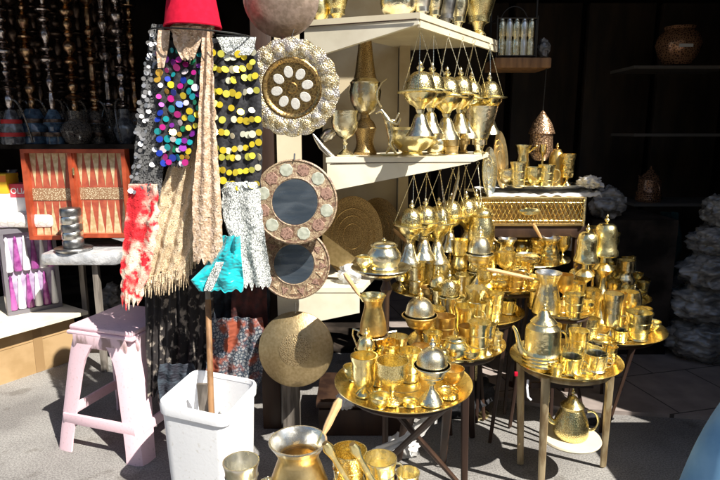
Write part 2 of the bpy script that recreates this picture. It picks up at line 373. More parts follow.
# ------------------------------------------------------------------ vessels
def shell(outer, tk, floor):
    inner = [(max(r - tk, .0005), z) for r, z in reversed(outer) if z > floor]
    return outer + inner + [(max(inner[-1][0] * .96, .0005), floor), (0, floor)]
def ring_pts(c, r, n=20, M=None, ax='z'):
    out = []
    for i in range(n):
        a = 2 * PI * i / n
        p = Vector((r * math.cos(a), r * math.sin(a), 0)) if ax == 'z' else Vector((r * math.cos(a), 0, r * math.sin(a)))
        out.append(Vector(c) + (M @ p if M else p))
    return out
def bez(p0, p1, p2, p3, n=12):
    p0, p1, p2, p3 = map(Vector, (p0, p1, p2, p3)); o = []
    for i in range(n + 1):
        t = i / n; o.append(p0 * (1 - t) ** 3 + p1 * 3 * t * (1 - t) ** 2 + p2 * 3 * t * t * (1 - t) + p3 * t ** 3)
    return o
def scale_prof(pr, r, h): return [(a * r, b * h) for a, b in pr]

def k_cup(r, h, m='brass'):
    b = MB(); b.lathe(shell(scale_prof([(0, 0), (.72, 0), (.80, .03), (.74, .09), (.78, .16), (.86, .55), (.92, .85), (1, .95), (1, 1)], r, h), r * .07, h * .1))
    for z in (.3, .62): b.lathe([(r * (.80 + .1 * z), h * z), (r * (.86 + .1 * z), h * (z + .015)), (r * (.80 + .1 * z), h * (z + .03))])
    return [('body', b, m)]
def k_mug(r, h, m='brass'):
    p = k_cup(r, h, m); b = MB(); b.tube(bez((r * .88, 0, h * .78), (r * 1.7, 0, h * .85), (r * 1.6, 0, h * .2), (r * .8, 0, h * .25)), r * .08)
    return p + [('handle', b, m)]
def k_foot(r, h, m='brass'):           # cylinder cup on a foot
    b = MB(); b.lathe(shell(scale_prof([(0, 0), (.62, 0), (.64, .04), (.4, .12), (.2, .17), (.18, .22), (.34, .27), (.74, .30), (.84, .38), (.86, .6), (.88, .8), (1, .93), (1, 1)], r, h), r * .08, h * .32))
    return [('bowl', b, m)]
def k_goblet(r, h, m='brass'):
    b = MB(); b.lathe(scale_prof([(0, 0), (.66, 0), (.68, .03), (.46, .09), (.16, .16), (.12, .24), (.22, .28), (.12, .32), (.16, .38)], r, h))
    c = MB(); c.lathe(shell(scale_prof([(.0, .36), (.18, .37), (.6, .46), (.88, .6), (.96, .74), (.92, .86), (1.0, .97), (1.0, 1)], r, h), r * .06, h * .44))
    return [('foot', b, m), ('bowl', c, m)]
def k_bowl(r, h, m='brass'):
    b = MB(); b.lathe(shell(scale_prof([(0, 0), (.42, 0), (.45, .06), (.38, .12), (.62, .24), (.88, .5), (.97, .78), (.94, .9), (1, 1)], r, h), r * .05, h * .2))
    return [('body', b, m)]
def k_flat(r, h, m='brass'):
    b = MB(); b.lathe(shell(scale_prof([(0, 0), (.9, 0), (.96, .1), (.95, .3), (.9, .5), (.92, .8), (1, 1)], r, h), r * .05, h * .2), 36)
    return [('body', b, m)]
def dome_prof(r, h, n=8, z0=0, p=1.0): return [(r * math.cos(i / n * PI / 2) ** p, z0 + h * math.sin(i / n * PI / 2)) for i in range(n)] 
FIN = [(.5, 0), (.3, .12), (.9, .28), (1, .4), (.7, .52), (.25, .6), (.5, .68), (.45, .78), (.15, .88), (0, 1)]
def k_censer(r, h, m='brass', lidm='brass_pierced', foot=True):
    b = MB(); b.lathe(scale_prof([(0, 0), (.62, 0), (.66, .02), (.58, .07), (.36, .15), (.16, .22), (.13, .28), (.24, .31), (.15, .34)], r, h))
    c = MB(); c.lathe(shell(scale_prof([(0, .33), (.2, .34), (.55, .39), (.76, .47), (.80, .53), (.98, .555), (1.0, .57), (.98, .58), (.8, .58)], r, h), r * .05, h * .42), 32)
    d = MB(); d.lathe([(r * .8, h * .58), (r * .82, h * .60)] + dome_prof(r * .78, h * .24, 9, h * .60, .8) + [(0, h * .84)], 32)
    e = MB(); e.lathe([(a * r * .2, h * .83 + z * h * .17) for a, z in FIN], 14)
    return [('foot', b, m), ('bowl', c, m), ('lid', d, lidm), ('finial', e, m)]
def k_jar(r, h, m='brass', lidm=None):
    b = MB(); b.lathe(scale_prof([(0, 0), (.8, 0), (.86, .04), (.78, .1), (.92, .2), (1, .36), (.96, .52), (.78, .64), (.72, .70), (.8, .73)], r, h))
    d = MB(); d.lathe([(r * .78, h * .73), (r * .80, h * .76)] + dome_prof(r * .7, h * .12, 6, h * .76) + [(0, h * .88)])
    e = MB(); e.lathe([(a * r * .16, h * .87 + z * h * .13) for a, z in FIN], 12)
    return [('body', b, m), ('lid', d, lidm or m), ('knob', e, m)]
def k_bell(r, h, m='brass'):
    b = MB(); b.lathe(scale_prof([(0, .04), (.84, .04), (.9, .0), (1, 0), (1, .05), (.9, .12), (.84, .3), (.84, .55), (.8, .66), (.62, .78), (.5, .80), (.46, .84), (.28, .86), (0, .87)], r, h))
    e = MB(); e.lathe([(a * r * .17, h * .86 + z * h * .14) for a, z in FIN], 12)
    return [('body', b, m), ('knob', e, m)]
def k_stemmill(r, h, m='brass'):       # tall censer stand, belled top
    b = MB(); b.lathe(scale_prof([(0, 0), (.9, 0), (.92, .02), (.6, .06), (.3, .12), (.2, .2), (.5, .25), (.55, .28), (.25, .33), (.2, .42), (.62, .47), (.8, .5), (.62, .53), (.3, .56), (.26, .61), (.34, .66)], r, h))
    c = MB(); c.lathe([(a, z + h * .62) for a, z in scale_prof([(0, .02), (.9, .0), (1, .01), (1, .04), (.86, .07), (.8, .16), (.82, .22), (.7, .27), (.5, .29), (0, .3)], r, h)])
    e = MB(); e.lathe([(a * r * .2, h * .91 + z * h * .09) for a, z in FIN], 12)
    return [('stem', b, m), ('cap', c, m), ('knob', e, m)]
def k_mill(r, h, m='brass'):
    b = MB(); b.lathe(scale_prof([(0, 0), (.72, 0), (.78, .03), (.6, .1), (.5, .2), (.7, .3), (.92, .42), (.96, .5), (.8, .58), (.66, .62), (.62, .68), (.86, .72), (.9, .8), (.86, .97), (.9, 1), (.8, 1), (.78, .9), (0, .9)], r, h))
    return [('body', b, m)]
def k_cezve(r, h, m='brass', hm='wood_pale', hl=.16, ha=(1, 0, .35), lip='silver'):
    b = MB(); b.lathe(shell(scale_prof([(0, 0), (.92, 0), (1, .03), (1, .08), (.94, .3), (.78, .52), (.66, .68), (.64, .76), (.8, .9)], r, h), r * .05, h * .06), 30)
    c = MB(); c.lathe(scale_prof([(.8, .9), (.93, .985), (.92, 1.0), (.86, 1.0), (.60, .78), (.6, .7)], r, h), 30)
    d = Vector(ha).normalized(); p0 = Vector((d.x, d.y, 0)).normalized() * r * .72 + Vector((0, 0, h * .82))
    s = MB(); s.tube([p0, p0 + d * .025], r * .09, 6)
    w = MB(); q = p0 + d * .025
    w.tube([q + d * hl * i / 6 for i in range(7)], [.0045, .007, .008, .0078, .0085, .0095, .005], 8)
    return [('body', b, m), ('rim', c, lip), ('bracket', s, 'brass'), ('handle', w, hm)]
def k_teapot(r, h, m='brass', rings=True, side=-1, bm=None):
    b = MB(); pr = [(0, 0), (.9, 0), (.95, .02)]
    if rings:
        for i in range(4): pr += [(.98, .05 + i * .055), (1.03, .07 + i * .055), (.98, .095 + i * .055)]
        pr += [(.92, .3), (.9, .55), (.86, .62), (.7, .66), (.66, .69)]
    else: pr += [(1.0, .08), (1.0, .2), (.9, .36), (.7, .5), (.62, .56), (.66, .6)]
    b.lathe(scale_prof(pr, r, h), 36)
    top = pr[-1][1]
    c = MB(); c.lathe([(r * .66, h * top), (r * .68, h * (top + .02)), (r * .5, h * (top + .08)), (r * .36, h * (top + .11)), (r * .3, h * (top + .16)), (r * .18, h * (top + .2)), (0, h * (top + .21))], 28)
    e = MB(); e.lathe([(a * r * .13, h * (top + .2) + z * h * (.8 - top)) for a, z in FIN], 12)
    s = MB(); s.tube(bez((side * r * .8, 0, h * .22), (side * r * 1.5, 0, h * .25), (side * r * 1.3, 0, h * .55), (side * r * 1.75, 0, h * .68)), [r * .2 - r * .12 * i / 12 for i in range(13)], 10)
    d = MB(); d.tube(bez((-side * r * .85, 0, h * .52), (-side * r * 1.6, 0, h * .62), (-side * r * 1.75, 0, h * .12), (-side * r * .95, 0, h * .14)), r * .07, 8)
    return [('body', b, bm or m), ('lid', c, m), ('knob', e, m), ('spout', s, m), ('handle', d, m)]
def k_glass(r, h, m='brass'):
    b = MB(); b.lathe(shell(scale_prof([(0, 0), (.85, 0), (.9, .03), (.8, .08), (.84, .2), (.9, .5), (.94, .62), (1, .66)], r, h), r * .07, h * .08))
    for i in range(8):
        a = i * PI / 4; b.tube([(r * .86 * math.cos(a), r * .86 * math.sin(a), h * .1), (r * .98 * math.cos(a + .2), r * .98 * math.sin(a + .2), h * .62)], r * .05, 5)
    c = MB(); c.lathe(shell(scale_prof([(0, .10), (.72, .10), (.78, .5), (.86, .98), (.87, 1)], r, h), r * .05, h * .13))
    d = MB(); d.tube(bez((r * .9, 0, h * .5), (r * 1.55, 0, h * .56), (r * 1.5, 0, h * .12), (r * .85, 0, h * .16)), r * .07)
    return [('holder', b, m), ('glass', c, 'glass'), ('handle', d, m)]
def k_vase(r, h, m='brass_pale'):
    b = MB(); b.lathe(shell(scale_prof([(0, 0), (.45, 0), (.5, .02), (.3, .08), (.35, .14), (.75, .32), (.98, .52), (.96, .66), (.7, .82), (.5, .9), (.62, 1)], r, h), r * .06, h * .2), 30)
    return [('body', b, m)]
def k_trumpet(r, h, m='brass_pale'):
    b = MB(); b.lathe(shell(scale_prof([(0, 0), (.35, 0), (.38, .03), (.2, .08), (.25, .14), (.5, .35), (.75, .62), (.9, .85), (1, 1)], r, h), r * .05, h * .2), 30)
    return [('body', b, m)]
def k_ewer(r, h, m='brass_old'):      # tall ornate vase with ball and long neck
    b = MB(); b.lathe(scale_prof([(0, 0), (.72, 0), (.74, .02), (.6, .05), (.52, .10), (.6, .16), (.72, .21), (.55, .26), (.3, .29), (.28, .32)], r, h), 28)
    c = MB(); c.lathe(scale_prof([(.28, .32), (.62, .35), (.92, .43), (1, .50), (.90, .55), (.94, .57), (.7, .60)], r, h), 32)
    d = MB(); d.lathe(scale_prof([(.7, .60), (.62, .64), (.56, .70), (.46, .80), (.38, .90), (.42, .92), (.26, .95), (.0, 1)], r, h), 24)
    return [('stem', b, m), ('globe', c, 'brass_pale'), ('neck', d, m)]
def k_candle(r, h, m='brass'):
    b = MB(); b.lathe(scale_prof([(0, 0), (1, 0), (1, .03), (.7, .08), (.3, .14), (.2, .3), (.45, .38), (.2, .45), (.16, .7), (.35, .78), (.5, .85), (.42, .95), (.5, 1), (.3, 1), (.3, .9), (0, .9)], r, h), 24)
    return [('body', b, m)]
KIND = dict(cup=k_cup, mug=k_mug, foot=k_foot, goblet=k_goblet, bowl=k_bowl, flat=k_flat, censer=k_censer, jar=k_jar, bell=k_bell, stemmill=k_stemmill,
            mill=k_mill, cezve=k_cezve, teapot=k_teapot, glass=k_glass, vase=k_vase, trumpet=k_trumpet, ewer=k_ewer, candle=k_candle)
NAMES = dict(cup=('brass_cup', 'cup'), mug=('brass_mug', 'mug'), foot=('footed_cup', 'cup'), goblet=('brass_goblet', 'goblet'), bowl=('brass_bowl', 'bowl'), flat=('brass_dish', 'dish'),
             censer=('incense_burner', 'incense burner'), jar=('lidded_jar', 'jar'), bell=('domed_pot', 'pot'), stemmill=('tall_burner', 'incense burner'), mill=('brass_mill', 'mill'),
             cezve=('coffee_pot', 'coffee pot'), teapot=('teapot', 'teapot'), glass=('tea_glass', 'tea glass'), vase=('vase', 'vase'), trumpet=('flared_vase', 'vase'), ewer=('ornate_vase', 'vase'),
             candle=('candlestick', 'candlestick'))
VAR = {'brass': ['brass', 'brass', 'brass_light', 'brass_hammered', 'brass_engraved', 'brass_light', 'brass_tarnished', 'brass', 'brass_pale', 'brass_engraved'], 'silver': ['silver_chased'], 'brass_pale': ['brass_pale', 'brass_pale', 'brass_light']}
def put(kind, loc, w, h, label, rz=None, group=None, name=None, cat=None, **kw):
    """w and h in photo pixels at loc"""
    s = mpp(Vector(loc)); nm, ct = NAMES[kind]
    t = thing(name or nm, label, cat or ct, loc, random.uniform(0, 6.28) if rz is None else rz, group)
    rv = random.Random(label); 
    if kind != 'ewer' and ('m' not in kw or kw['m'] in ('brass', 'brass_pale')): kw['m'] = rv.choice(VAR[kw.get('m', 'brass')])
    if kw.get('lidm') == 'silver': kw['lidm'] = 'silver_chased'
    ps = KIND[kind](w / 2 * s, h * s / .95, **kw)
    if len(ps) == 1:
        # single-piece vessel: one mesh is the thing itself
        o = ps[0][1].build(t.name.split('.')[0], ps[0][2], None, org=None)
        o.location = t.location; o.rotation_euler = t.rotation_euler
        tag(o, label, cat or ct, group); n = t.name; bpy.data.objects.remove(t); o.name = n; return o
    for pn, b, m in ps: b.build(pn, m, t)
    return t

def crumple(name, c, d, mat, label, cat, sub=4, amp=.28, fr=3.0, seed=0, kind=None, group=None):
    bm = bmesh.new(); bmesh.ops.create_icosphere(bm, subdivisions=sub, radius=1)
    o = Vector((seed * 7.3, seed * 3.1, seed))
    for v in bm.verts:
        n_ = v.co.normalized(); a = noise.noise(n_ * fr + o) * amp + noise.noise(n_ * fr * 2.2 + o) * amp * .45 - abs(noise.noise(n_ * fr * 3.2 + o)) * amp * .5
        v.co = n_ * (1 + a)
    zmin = -.82
    for v in bm.verts: v.co.z = max(v.co.z, zmin)
    b = MB(); b.add([Vector((v.co.x * d[0], v.co.y * d[1], (v.co.z - zmin) * d[2])) for v in bm.verts], [[v.index for v in f.verts] for f in bm.faces]); bm.free()
    ob = b.build(name, mat, None, sharp=75); ob.location = c; return tag(ob, label, cat, group, kind)
# ------------------------------------------------------------------ trays
def tray(label, px, py, z=None, Y=None, w=100, group='round brass trays of the display', mats=('tray_brass', 'brass'), dep=.012, name='brass_tray'):
    c = at(px, py, Y) if z is None else on(px, py, z); r = w / 2 * mpp(c)
    b = MB()
    b.lathe([(0, 0), (r * .86, 0), (r * .97, dep * 1.3), (r, dep * 1.5), (r * 1.0, dep * 1.7), (r * .965, dep * 1.55), (r * .85, .003), (0, .003)], 64, mi=0)
    for q in (.25, .45, .68): b.lathe([(r * q, .0032), (r * (q + .008), .0044), (r * (q + .016), .0032)], 64, mi=0)
    b.build  # noqa
    o = b.build(name, mats[0], None); o.location = c; tag(o, label, 'tray', group)
    return c, r
def legs_stand(label, c, r, legs, mat, lr=.011, apex=None, name='tray_stand', low=None, top=.004):
    t = thing(name, label, 'stand', (c.x, c.y, 0))
    rr = r * .8
    b = MB(); b.tube([(c.x + rr * math.cos(a), c.y + rr * math.sin(a), c.z - .012) for a in [i * PI / 16 for i in range(32)]], .008, 6, closed=True); b.build('ring', mat, t, True)
    for p0, p1 in legs:
        b = MB(); p0 = Vector(p0); p1 = Vector(p1)
        b.tube([p0, (p0 + p1) / 2 + Vector((0, 0, .0)), p1], [lr, lr * .9, lr * .8], 8, flat=1.5); b.build('leg', mat, t, True)
    return t
def simple_legs(c, r, n=3, spread=1.0, a0=.5):
    out = []
    for i in range(n):
        a = a0 + 2 * PI * i / n
        out.append(((c.x + r * .78 * math.cos(a), c.y + r * .78 * math.sin(a), c.z - .012), (c.x + r * spread * math.cos(a), c.y + r * spread * math.sin(a), .008)))
    return out
cA, rA = tray('large round brass tray at the front, nearest the white bin, holding footed cups', 403, 386, Y=1.75, w=137)
cB, rB = tray('round brass tray just behind and right of the large front tray', 456, 346, Y=2.08, w=97)
cC, rC = tray('round brass tray level with the first row of jars, behind the second tray', 477, 314, Y=2.38, w=92)
cJ, rJ = tray('round brass tray below the openwork chest, behind the waisted coffee pot', 506, 285, Y=2.50, w=80)
cD, rD = tray('wide round brass tray at the right with a white rimmed lidded cup on it', 606, 329, Y=2.45, w=110)
cE, rE = tray('small round brass tray carrying the brass mill, right of the tall burners', 614, 299, Y=2.80, w=68)
cK, rK = tray('smallest round brass tray, rearmost at the right edge of the display', 623, 281, Y=3.10, w=50)
cH, rH = tray('small round brass tray under the wooden handled coffee pot', 560, 311, Y=2.32, w=64)
cF, rF = tray('round brass tray on the small legged table holding the ringed teapot', 565, 362, Y=2.0, w=108)
# stands
def V(*a): return Vector(a)
dk = 'wood_dark'
gA = on(400, 470, 0)
legs_stand('dark crossed wooden folding stand under the large front tray', cA, rA,
           [((cA.x + .14, cA.y - .08, cA.z - .02), (cA.x - .10, cA.y + .30, .01)), ((cA.x - .12, cA.y + .1, cA.z - .02), (cA.x + .26, cA.y + .2, .01)), ((cA.x + .05, cA.y + .16, cA.z - .02), (cA.x + .02, cA.y + .42, .01)),
            ((cA.x + .16, cA.y + .05, cA.z - .02), (cA.x + .2, cA.y + .4, .01))], dk, .012)
legs_stand('dark upright wooden stand under the second tray', cB, rB, [((.385, 1.98, cB.z - .012), (.40, 1.99, .008)), ((.28, 2.2, cB.z - .012), (.2, 2.3, .008)), ((.44, 2.2, cB.z - .012), (.5, 2.35, .008))], dk, .011)
legs_stand('dark thin legged stand under the third tray', cC, rC, simple_legs(cC, rC, 3, .5, 1.2), dk, .007)
legs_stand('thin dark stand under the farthest left tray', cJ, rJ, simple_legs(cJ, rJ, 3, .4, 1.0), dk, .007)
legs_stand('dark stand under the wide right tray', cD, rD, simple_legs(cD, rD, 3, .25, 2.4), dk, .007)
legs_stand('dark stand under the tray with the brass mill', cE, rE, simple_legs(cE, rE, 3, .4, 1.9), dk, .007)
legs_stand('dark stand under the rearmost right tray', cK, rK, simple_legs(cK, rK, 3, .4, 1.9), dk, .007)
legs_stand('dark stand under the coffee pot tray', cH, rH, simple_legs(cH, rH, 3, .3, 1.4), dk, .007)
# the small table with a lower shelf
tF = legs_stand('small three legged table with brass coloured legs and a pale lower shelf', cF, rF,
                [(at(546, 377, 1.86), on(541, 486, .008)), (at(611, 368, 2.02), on(603, 466, .008)), (V(cF.x - .13, cF.y + .12, cF.z - .012), V(cF.x - .10, cF.y + .14, .008))], 'wood_leg', .011, name='small_table')
cS = on(570, 437, .185)
b = MB(); b.lathe([(0, -.006), (.112, -.006), (.115, 0), (.112, .006), (0, .006)], 40, Matrix.Translation(cS)); b.build('lower_shelf', 'cream_paint', tF, True)
b = MB(); b.box(at(562, 385, 1.9), (.22, .01, .02)); b.build('apron', 'wood_dark', tF, True)

G_ = 'brassware crowded on the trays'
def A(z): return lambda x, y: on(x, y, z + .0045)
oA, oB, oC, oJ, oD, oE, oK, oH, oF = (A(c.z) for c in (cA, cB, cC, cJ, cD, cE, cK, cH, cF))
# tray A
put('foot', oA(364, 395), 27, 40, 'straight sided footed brass cup at the left front of the large tray')
put('goblet', oA(392, 402), 33, 42, 'round bellied brass goblet, frontmost on the large tray')
put('censer', oA(431, 403), 38, 66, 'silvery domed incense burner standing on the large front tray', m='brass_pale', lidm='silver')
put('goblet', oA(388, 376), 25, 34, 'smaller brass goblet directly behind the frontmost goblet')
put('mug', oA(409, 380), 25, 30, 'brass mug in the middle of the large tray, left of the silvery dome')
put('bowl', oA(452, 384), 24, 16, 'low brass bowl at the right rim of the large tray')
put('cup', oA(421, 370), 22, 24, 'small brass cup at the back of the large tray')
put('flat', oA(410, 405), 16, 5, 'tiny brass saucer at the front edge of the large tray')
# wire burner stand with coffee pot, left rear of tray A
cT = oA(373, 372); s = mpp(cT)
t = thing('burner_stand', 'curved brass wire stand holding a coffee pot above the large tray', 'stand', cT)
zt = cT.z + .135
b = MB(); b.tube(ring_pts((cT.x, cT.y, zt), .052, 24), .0035, 6, closed=True); b.build('ring', 'brass_pale', t, True)
for a in (.35, 2.5, 4.4):
    dx, dy = math.cos(a), math.sin(a)
    b = MB(); b.tube([V(cT.x, cT.y, 0) + V(dx * q, dy * q, z) for q, z in ((.05, zt), (.085, zt + .002), (.088, zt - .02), (.068, zt - .06), (.072, cT.z + .03), (.085, cT.z + .012), (.075, cT.z + .002))], .0032, 6); b.build('leg', 'brass_pale', t, True)
b = MB(); b.lathe([(0, 0), (.03, 0), (.032, .03), (.014, .045), (0, .045)], 20, Matrix.Translation(cT)); b.build('burner', 'brass', t, True)
put('cezve', V(cT.x, cT.y, zt + .004), 27, 38, 'brass coffee pot raised on the wire burner stand', rz=0, lip='brass', ha=(-.55, .1, .8), hl=.09)
# pedestal tray behind it with shallow covered dish
cP = at(381, 270, 2.0)
t = thing('cake_stand', 'tall brass pedestal tray left of the hanging burners', 'stand', (cP.x, cP.y, 0))
b = MB(); b.lathe([(0, cP.z), (.095, cP.z), (.108, cP.z + .01), (.106, cP.z + .013), (.09, cP.z + .006), (0, cP.z + .004)], 48, Matrix.Translation((cP.x, cP.y, 0))); b.lathe([(.03, cP.z - .03), (.075, cP.z - .012), (.08, cP.z - .002)], 32, Matrix.Translation((cP.x, cP.y, 0))); b.build('tray', 'brass_pale', t, True)
b = MB(); b.lathe([(0, .0), (.10, .0), (.10, .01), (.03, .03), (.012, .06), (.011, .3), (.02, .32), (.011, .34), (.011, cP.z - .1), (.022, cP.z - .07), (.012, cP.z - .04), (.03, cP.z - .02), (.03, cP.z)], 20, Matrix.Translation((cP.x + .02, cP.y, 0))); b.build('column', 'wood_dark', t, True)
put('jar', V(cP.x + .01, cP.y, cP.z + .006), 34, 30, 'squat lidded brass jar on top of the pedestal tray', m='brass_pale')
put('bowl', V(cP.x - .06, cP.y - .02, cP.z + .006), 17, 13, 'tiny brass bowl beside the squat jar on the pedestal tray')
# tray B
put('censer', oB(419, 352), 36, 64, 'brass burner with round silvery lid behind the large tray', m='brass', lidm='silver')
put('jar', oB(455, 359), 27, 26, 'low lidded brass jar at the front of the second tray')
put('cup', oB(478, 356), 23, 34, 'tall straight brass cup at the right front of the second tray')
put('cup', oB(444, 346), 22, 30, 'straight brass cup behind the low lidded jar')
put('foot', oB(464, 340), 22, 34, 'footed brass cup at the middle of the second tray')
put('glass', oB(489, 343), 18, 22, 'glass in a brass holder at the right rim of the second tray')
put('mug', oB(433, 338), 22, 30, 'brass mug at the back left of the second tray')
# tray C
put('cup', oC(448, 320), 23, 34, 'engraved brass cup at the left of the third tray', m='brass_engraved')
put('cup', oC(475, 324), 22, 36, 'straight brass cup at the front of the third tray')
put('cup', oC(494, 321), 18, 28, 'short brass cup at the right front of the third tray')
put('foot', oC(464, 307), 20, 32, 'footed cup at the back of the third tray')
put('goblet', oC(486, 309), 22, 34, 'brass goblet at the back right of the third tray')
put('glass', oC(508, 313), 16, 20, 'small tea glass at the right rim of the third tray')
put('censer', oC(437, 312), 22, 44, 'small brass burner at the left rim of the third tray', lidm='brass')
# tray J
put('censer', oJ(478, 290), 28, 62, 'burner with shiny silver dome in front of the openwork chest', m='brass_pale', lidm='silver')
put('bowl', oJ(500, 290), 26, 13, 'brass bowl at the front of the tray below the openwork chest')
put('jar', oJ(519, 287), 20, 22, 'round brass jar below the openwork chest')
put('goblet', oJ(505, 279), 20, 26, 'brass goblet behind the bowl below the openwork chest')
put('cup', oJ(527, 279), 14, 18, 'small cup at the right rim of the tray below the openwork chest')
put('cup', oJ(489, 277), 16, 22, 'small cup at the back of the tray below the openwork chest', m='brass_engraved')
# tray H
put('cezve', oH(546, 313), 28, 40, 'tall waisted brass coffee pot with dark lip and long wooden handle', rz=0, ha=(-.93, -.1, .22), hl=.2, m='brass_pale')
put('cup', oH(573, 318), 20, 24, 'brass cup at the front of the coffee pot tray')
put('mug', oH(575, 305), 18, 22, 'brass mug at the back of the coffee pot tray')
# tray D
put('stemmill', oD(581, 325), 23, 98, 'left one of the two tall belled brass burners at the right')
put('stemmill', oD(599, 322), 25, 104, 'right one of the two tall belled brass burners, with the higher knob')
put('cup', oD(590, 340), 17, 22, 'short bright brass cup at the front of the wide right tray')
put('foot', oD(610, 338), 19, 44, 'tall footed brass cup in front of the brass mill')
put('glass', oD(620, 341), 15, 17, 'small tea glass between the tall cup and the white rimmed cup')
put('mug', oD(637, 339), 26, 27, 'brass mug with white glass rim on the wide right tray', name='covered_mug')
put('goblet', oD(627, 322), 18, 30, 'brass goblet behind the white rimmed mug')
put('mug', oD(575, 338), 19, 24, 'brass mug at the left rim of the wide right tray')
c = oD(637, 339); s = mpp(c)
# tray E/K
put('mill', oE(623, 299), 20, 38, 'waisted brass mill on the small right tray')
put('cup', oE(605, 297), 18, 26, 'straight brass cup left of the waisted mill')
put('bowl', oE(637, 300), 16, 9, 'tiny brass bowl at the rim of the small right tray')
put('cup', oK(614, 281), 14, 18, 'small brass cup on the rearmost tray')
# tray F
put('teapot', oF(541, 366), 38, 62, 'ringed brass teapot with domed lid on the small table', rz=.25, side=-1)
put('glass', oF(571, 373), 22, 26, 'tea glass in brass holder, left of the pair on the small table', rz=-.4)
put('glass', oF(595, 370), 23, 26, 'tea glass in brass holder, right of the pair on the small table', rz=-.3)
put('cup', oF(577, 354), 20, 24, 'brass cup at the back of the small table')
put('teapot', V(cS.x, cS.y, cS.z + .007), 34, 50, 'engraved brass teapot on the lower shelf of the small table', rz=-.2, side=-1, rings=False, bm='brass_engraved')

put('cup', oA(378, 385), 15, 18, 'tiny brass cup between the footed cup and the bellied goblet')
put('flat', oA(448, 396), 22, 6, 'small brass saucer right of the silvery dome on the large tray')
put('bowl', oA(353, 380), 20, 14, 'small brass bowl under the wire stand at the left rim of the large tray')
put('bowl', oB(470, 361), 20, 12, 'shallow brass bowl at the front rim of the second tray')
put('cup', oB(496, 349), 13, 16, 'tiny cup at the far right rim of the second tray')
put('goblet', oB(454, 333), 20, 36, 'brass goblet at the back of the second tray')
put('cup', oC(462, 324), 18, 24, 'short cup between the engraved and the straight cup on the third tray')
put('mill', oC(498, 306), 15, 34, 'slim brass mill at the back right of the third tray')
put('cup', oC(454, 305), 17, 28, 'cup at the far back of the third tray')
put('bowl', oD(652, 330), 16, 9, 'tiny bowl at the right rim of the wide right tray')
put('cup', oD(607, 318), 17, 26, 'brass cup at the back of the wide right tray')
put('cup', oD(566, 330), 15, 24, 'narrow cup at the far left of the wide right tray')
put('candle', oD(590, 312), 15, 50, 'brass candlestick behind the two tall belled burners')
put('flat', oD(602, 342), 20, 5, 'brass saucer at the front edge of the wide right tray')
put('cup', oF(556, 376), 13, 11, 'very small brass cup at the front left of the small table')
put('flat', oF(583, 378), 20, 5, 'brass saucer at the front rim of the small table')
put('bowl', oH(587, 311), 14, 10, 'small bowl at the right rim of the coffee pot tray')
put('cup', oH(535, 309), 15, 18, 'small cup at the left rim of the coffee pot tray')
put('candle', oE(630, 291), 13, 34, 'thin brass candlestick behind the waisted mill')
# tiered trays on pedestals behind, upper centre
def pedestal(label, px, py, Y, w, mat='brass', off=(0, 0)):
    c = at(px, py, Y); r = w / 2 * mpp(c); t = thing('pedestal_tray', label, 'stand', (c.x, c.y, 0)); T = Matrix.Translation((c.x, c.y, 0)); T2 = Matrix.Translation((c.x + off[0], c.y + off[1], 0))
    b = MB(); b.lathe([(0, c.z - .004), (r * .88, c.z - .004), (r, c.z + .006), (r * .99, c.z + .010), (r * .87, c.z), (0, c.z)], 56, T); b.build('tray', 'tray_brass', t, True)
    b = MB(); b.lathe([(0, 0), (.07, 0), (.07, .012), (.016, .03), (.011, .08), (.011, c.z - .1), (.02, c.z - .07), (.012, c.z - .04), (.03, c.z - .006), (0, c.z - .0045)], 18, T2); b.build('column', mat, t, True)
    return c, r
cR, rR = pedestal('raised brass tray behind the third tray, under the hanging burners', 430, 289, 2.62, 78)
cQ, rQ = pedestal('raised brass tray in the shadow under the openwork chest', 522, 258, 2.86, 92, 'wood_dark')
cS2, rS2 = pedestal('tiny brass pedestal tray left of the openwork chest', 481, 252, 2.58, 30)
cS3, rS3 = pedestal('tiny raised brass tray right of the cut of the openwork chest corner', 601, 262, 3.05, 46)
oR = lambda x, y: on(x, y, cR.z + .001)
oQ = lambda x, y: on(x, y, cQ.z + .001)
put('jar', V(cS2.x, cS2.y, cS2.z + .001), 26, 48, 'large golden lidded jar left of the openwork chest')
put('cup', oR(417, 293), 21, 42, 'tall flared brass beaker behind the burner with round silvery lid', m='brass_pale')
put('bell', oR(441, 295), 21, 44, 'bell shaped brass pot right of the flared beaker', m='brass')
put('cezve', oR(430, 287), 23, 34, 'brass coffee pot whose wooden handle points up to the left', rz=0, ha=(-.75, .1, .75), hl=.17)
put('mill', oR(458, 291), 19, 50, 'slender waisted brass mill behind the third tray')
put('candle', oR(449, 284), 15, 52, 'slim brass candlestick behind the bell shaped pot')
put('foot', oR(401, 290), 17, 34, 'small footed cup at the left end behind the pots')
put('stemmill', oR(423, 280), 19, 62, 'tall belled burner at the back of the raised tray, left one')
put('stemmill', oR(440, 280), 19, 60, 'tall belled burner at the back of the raised tray, right one')
put('cup', oR(451, 299), 15, 20, 'little cup at the front right rim of the raised tray')
put('bowl', oR(430, 300), 20, 13, 'small bowl at the front of the raised tray behind the third tray')
put('goblet', oR(408, 280), 16, 44, 'slim goblet at the back left of the raised tray')
put('censer', oR(464, 283), 20, 56, 'brass burner at the right rim of the raised tray')
put('cezve', oQ(506, 264), 20, 25, 'small coffee pot with pale handle leaning left under the chest', rz=0, ha=(-.8, -.1, .5), hl=.12)
put('bowl', oQ(527, 268), 26, 13, 'shallow brass bowl under the openwork chest', m='brass_pale')
put('cezve', oQ(549, 264), 21, 26, 'brass coffee pot with short upright handle under the chest corner', rz=0, ha=(-.5, -.1, .8), hl=.08)
put('bell', oQ(491, 260), 17, 24, 'bell shaped pot at the left rim of the tray under the chest', m='brass_pale')
put('flat', oQ(515, 270), 26, 6, 'flat brass dish at the front of the tray under the chest')
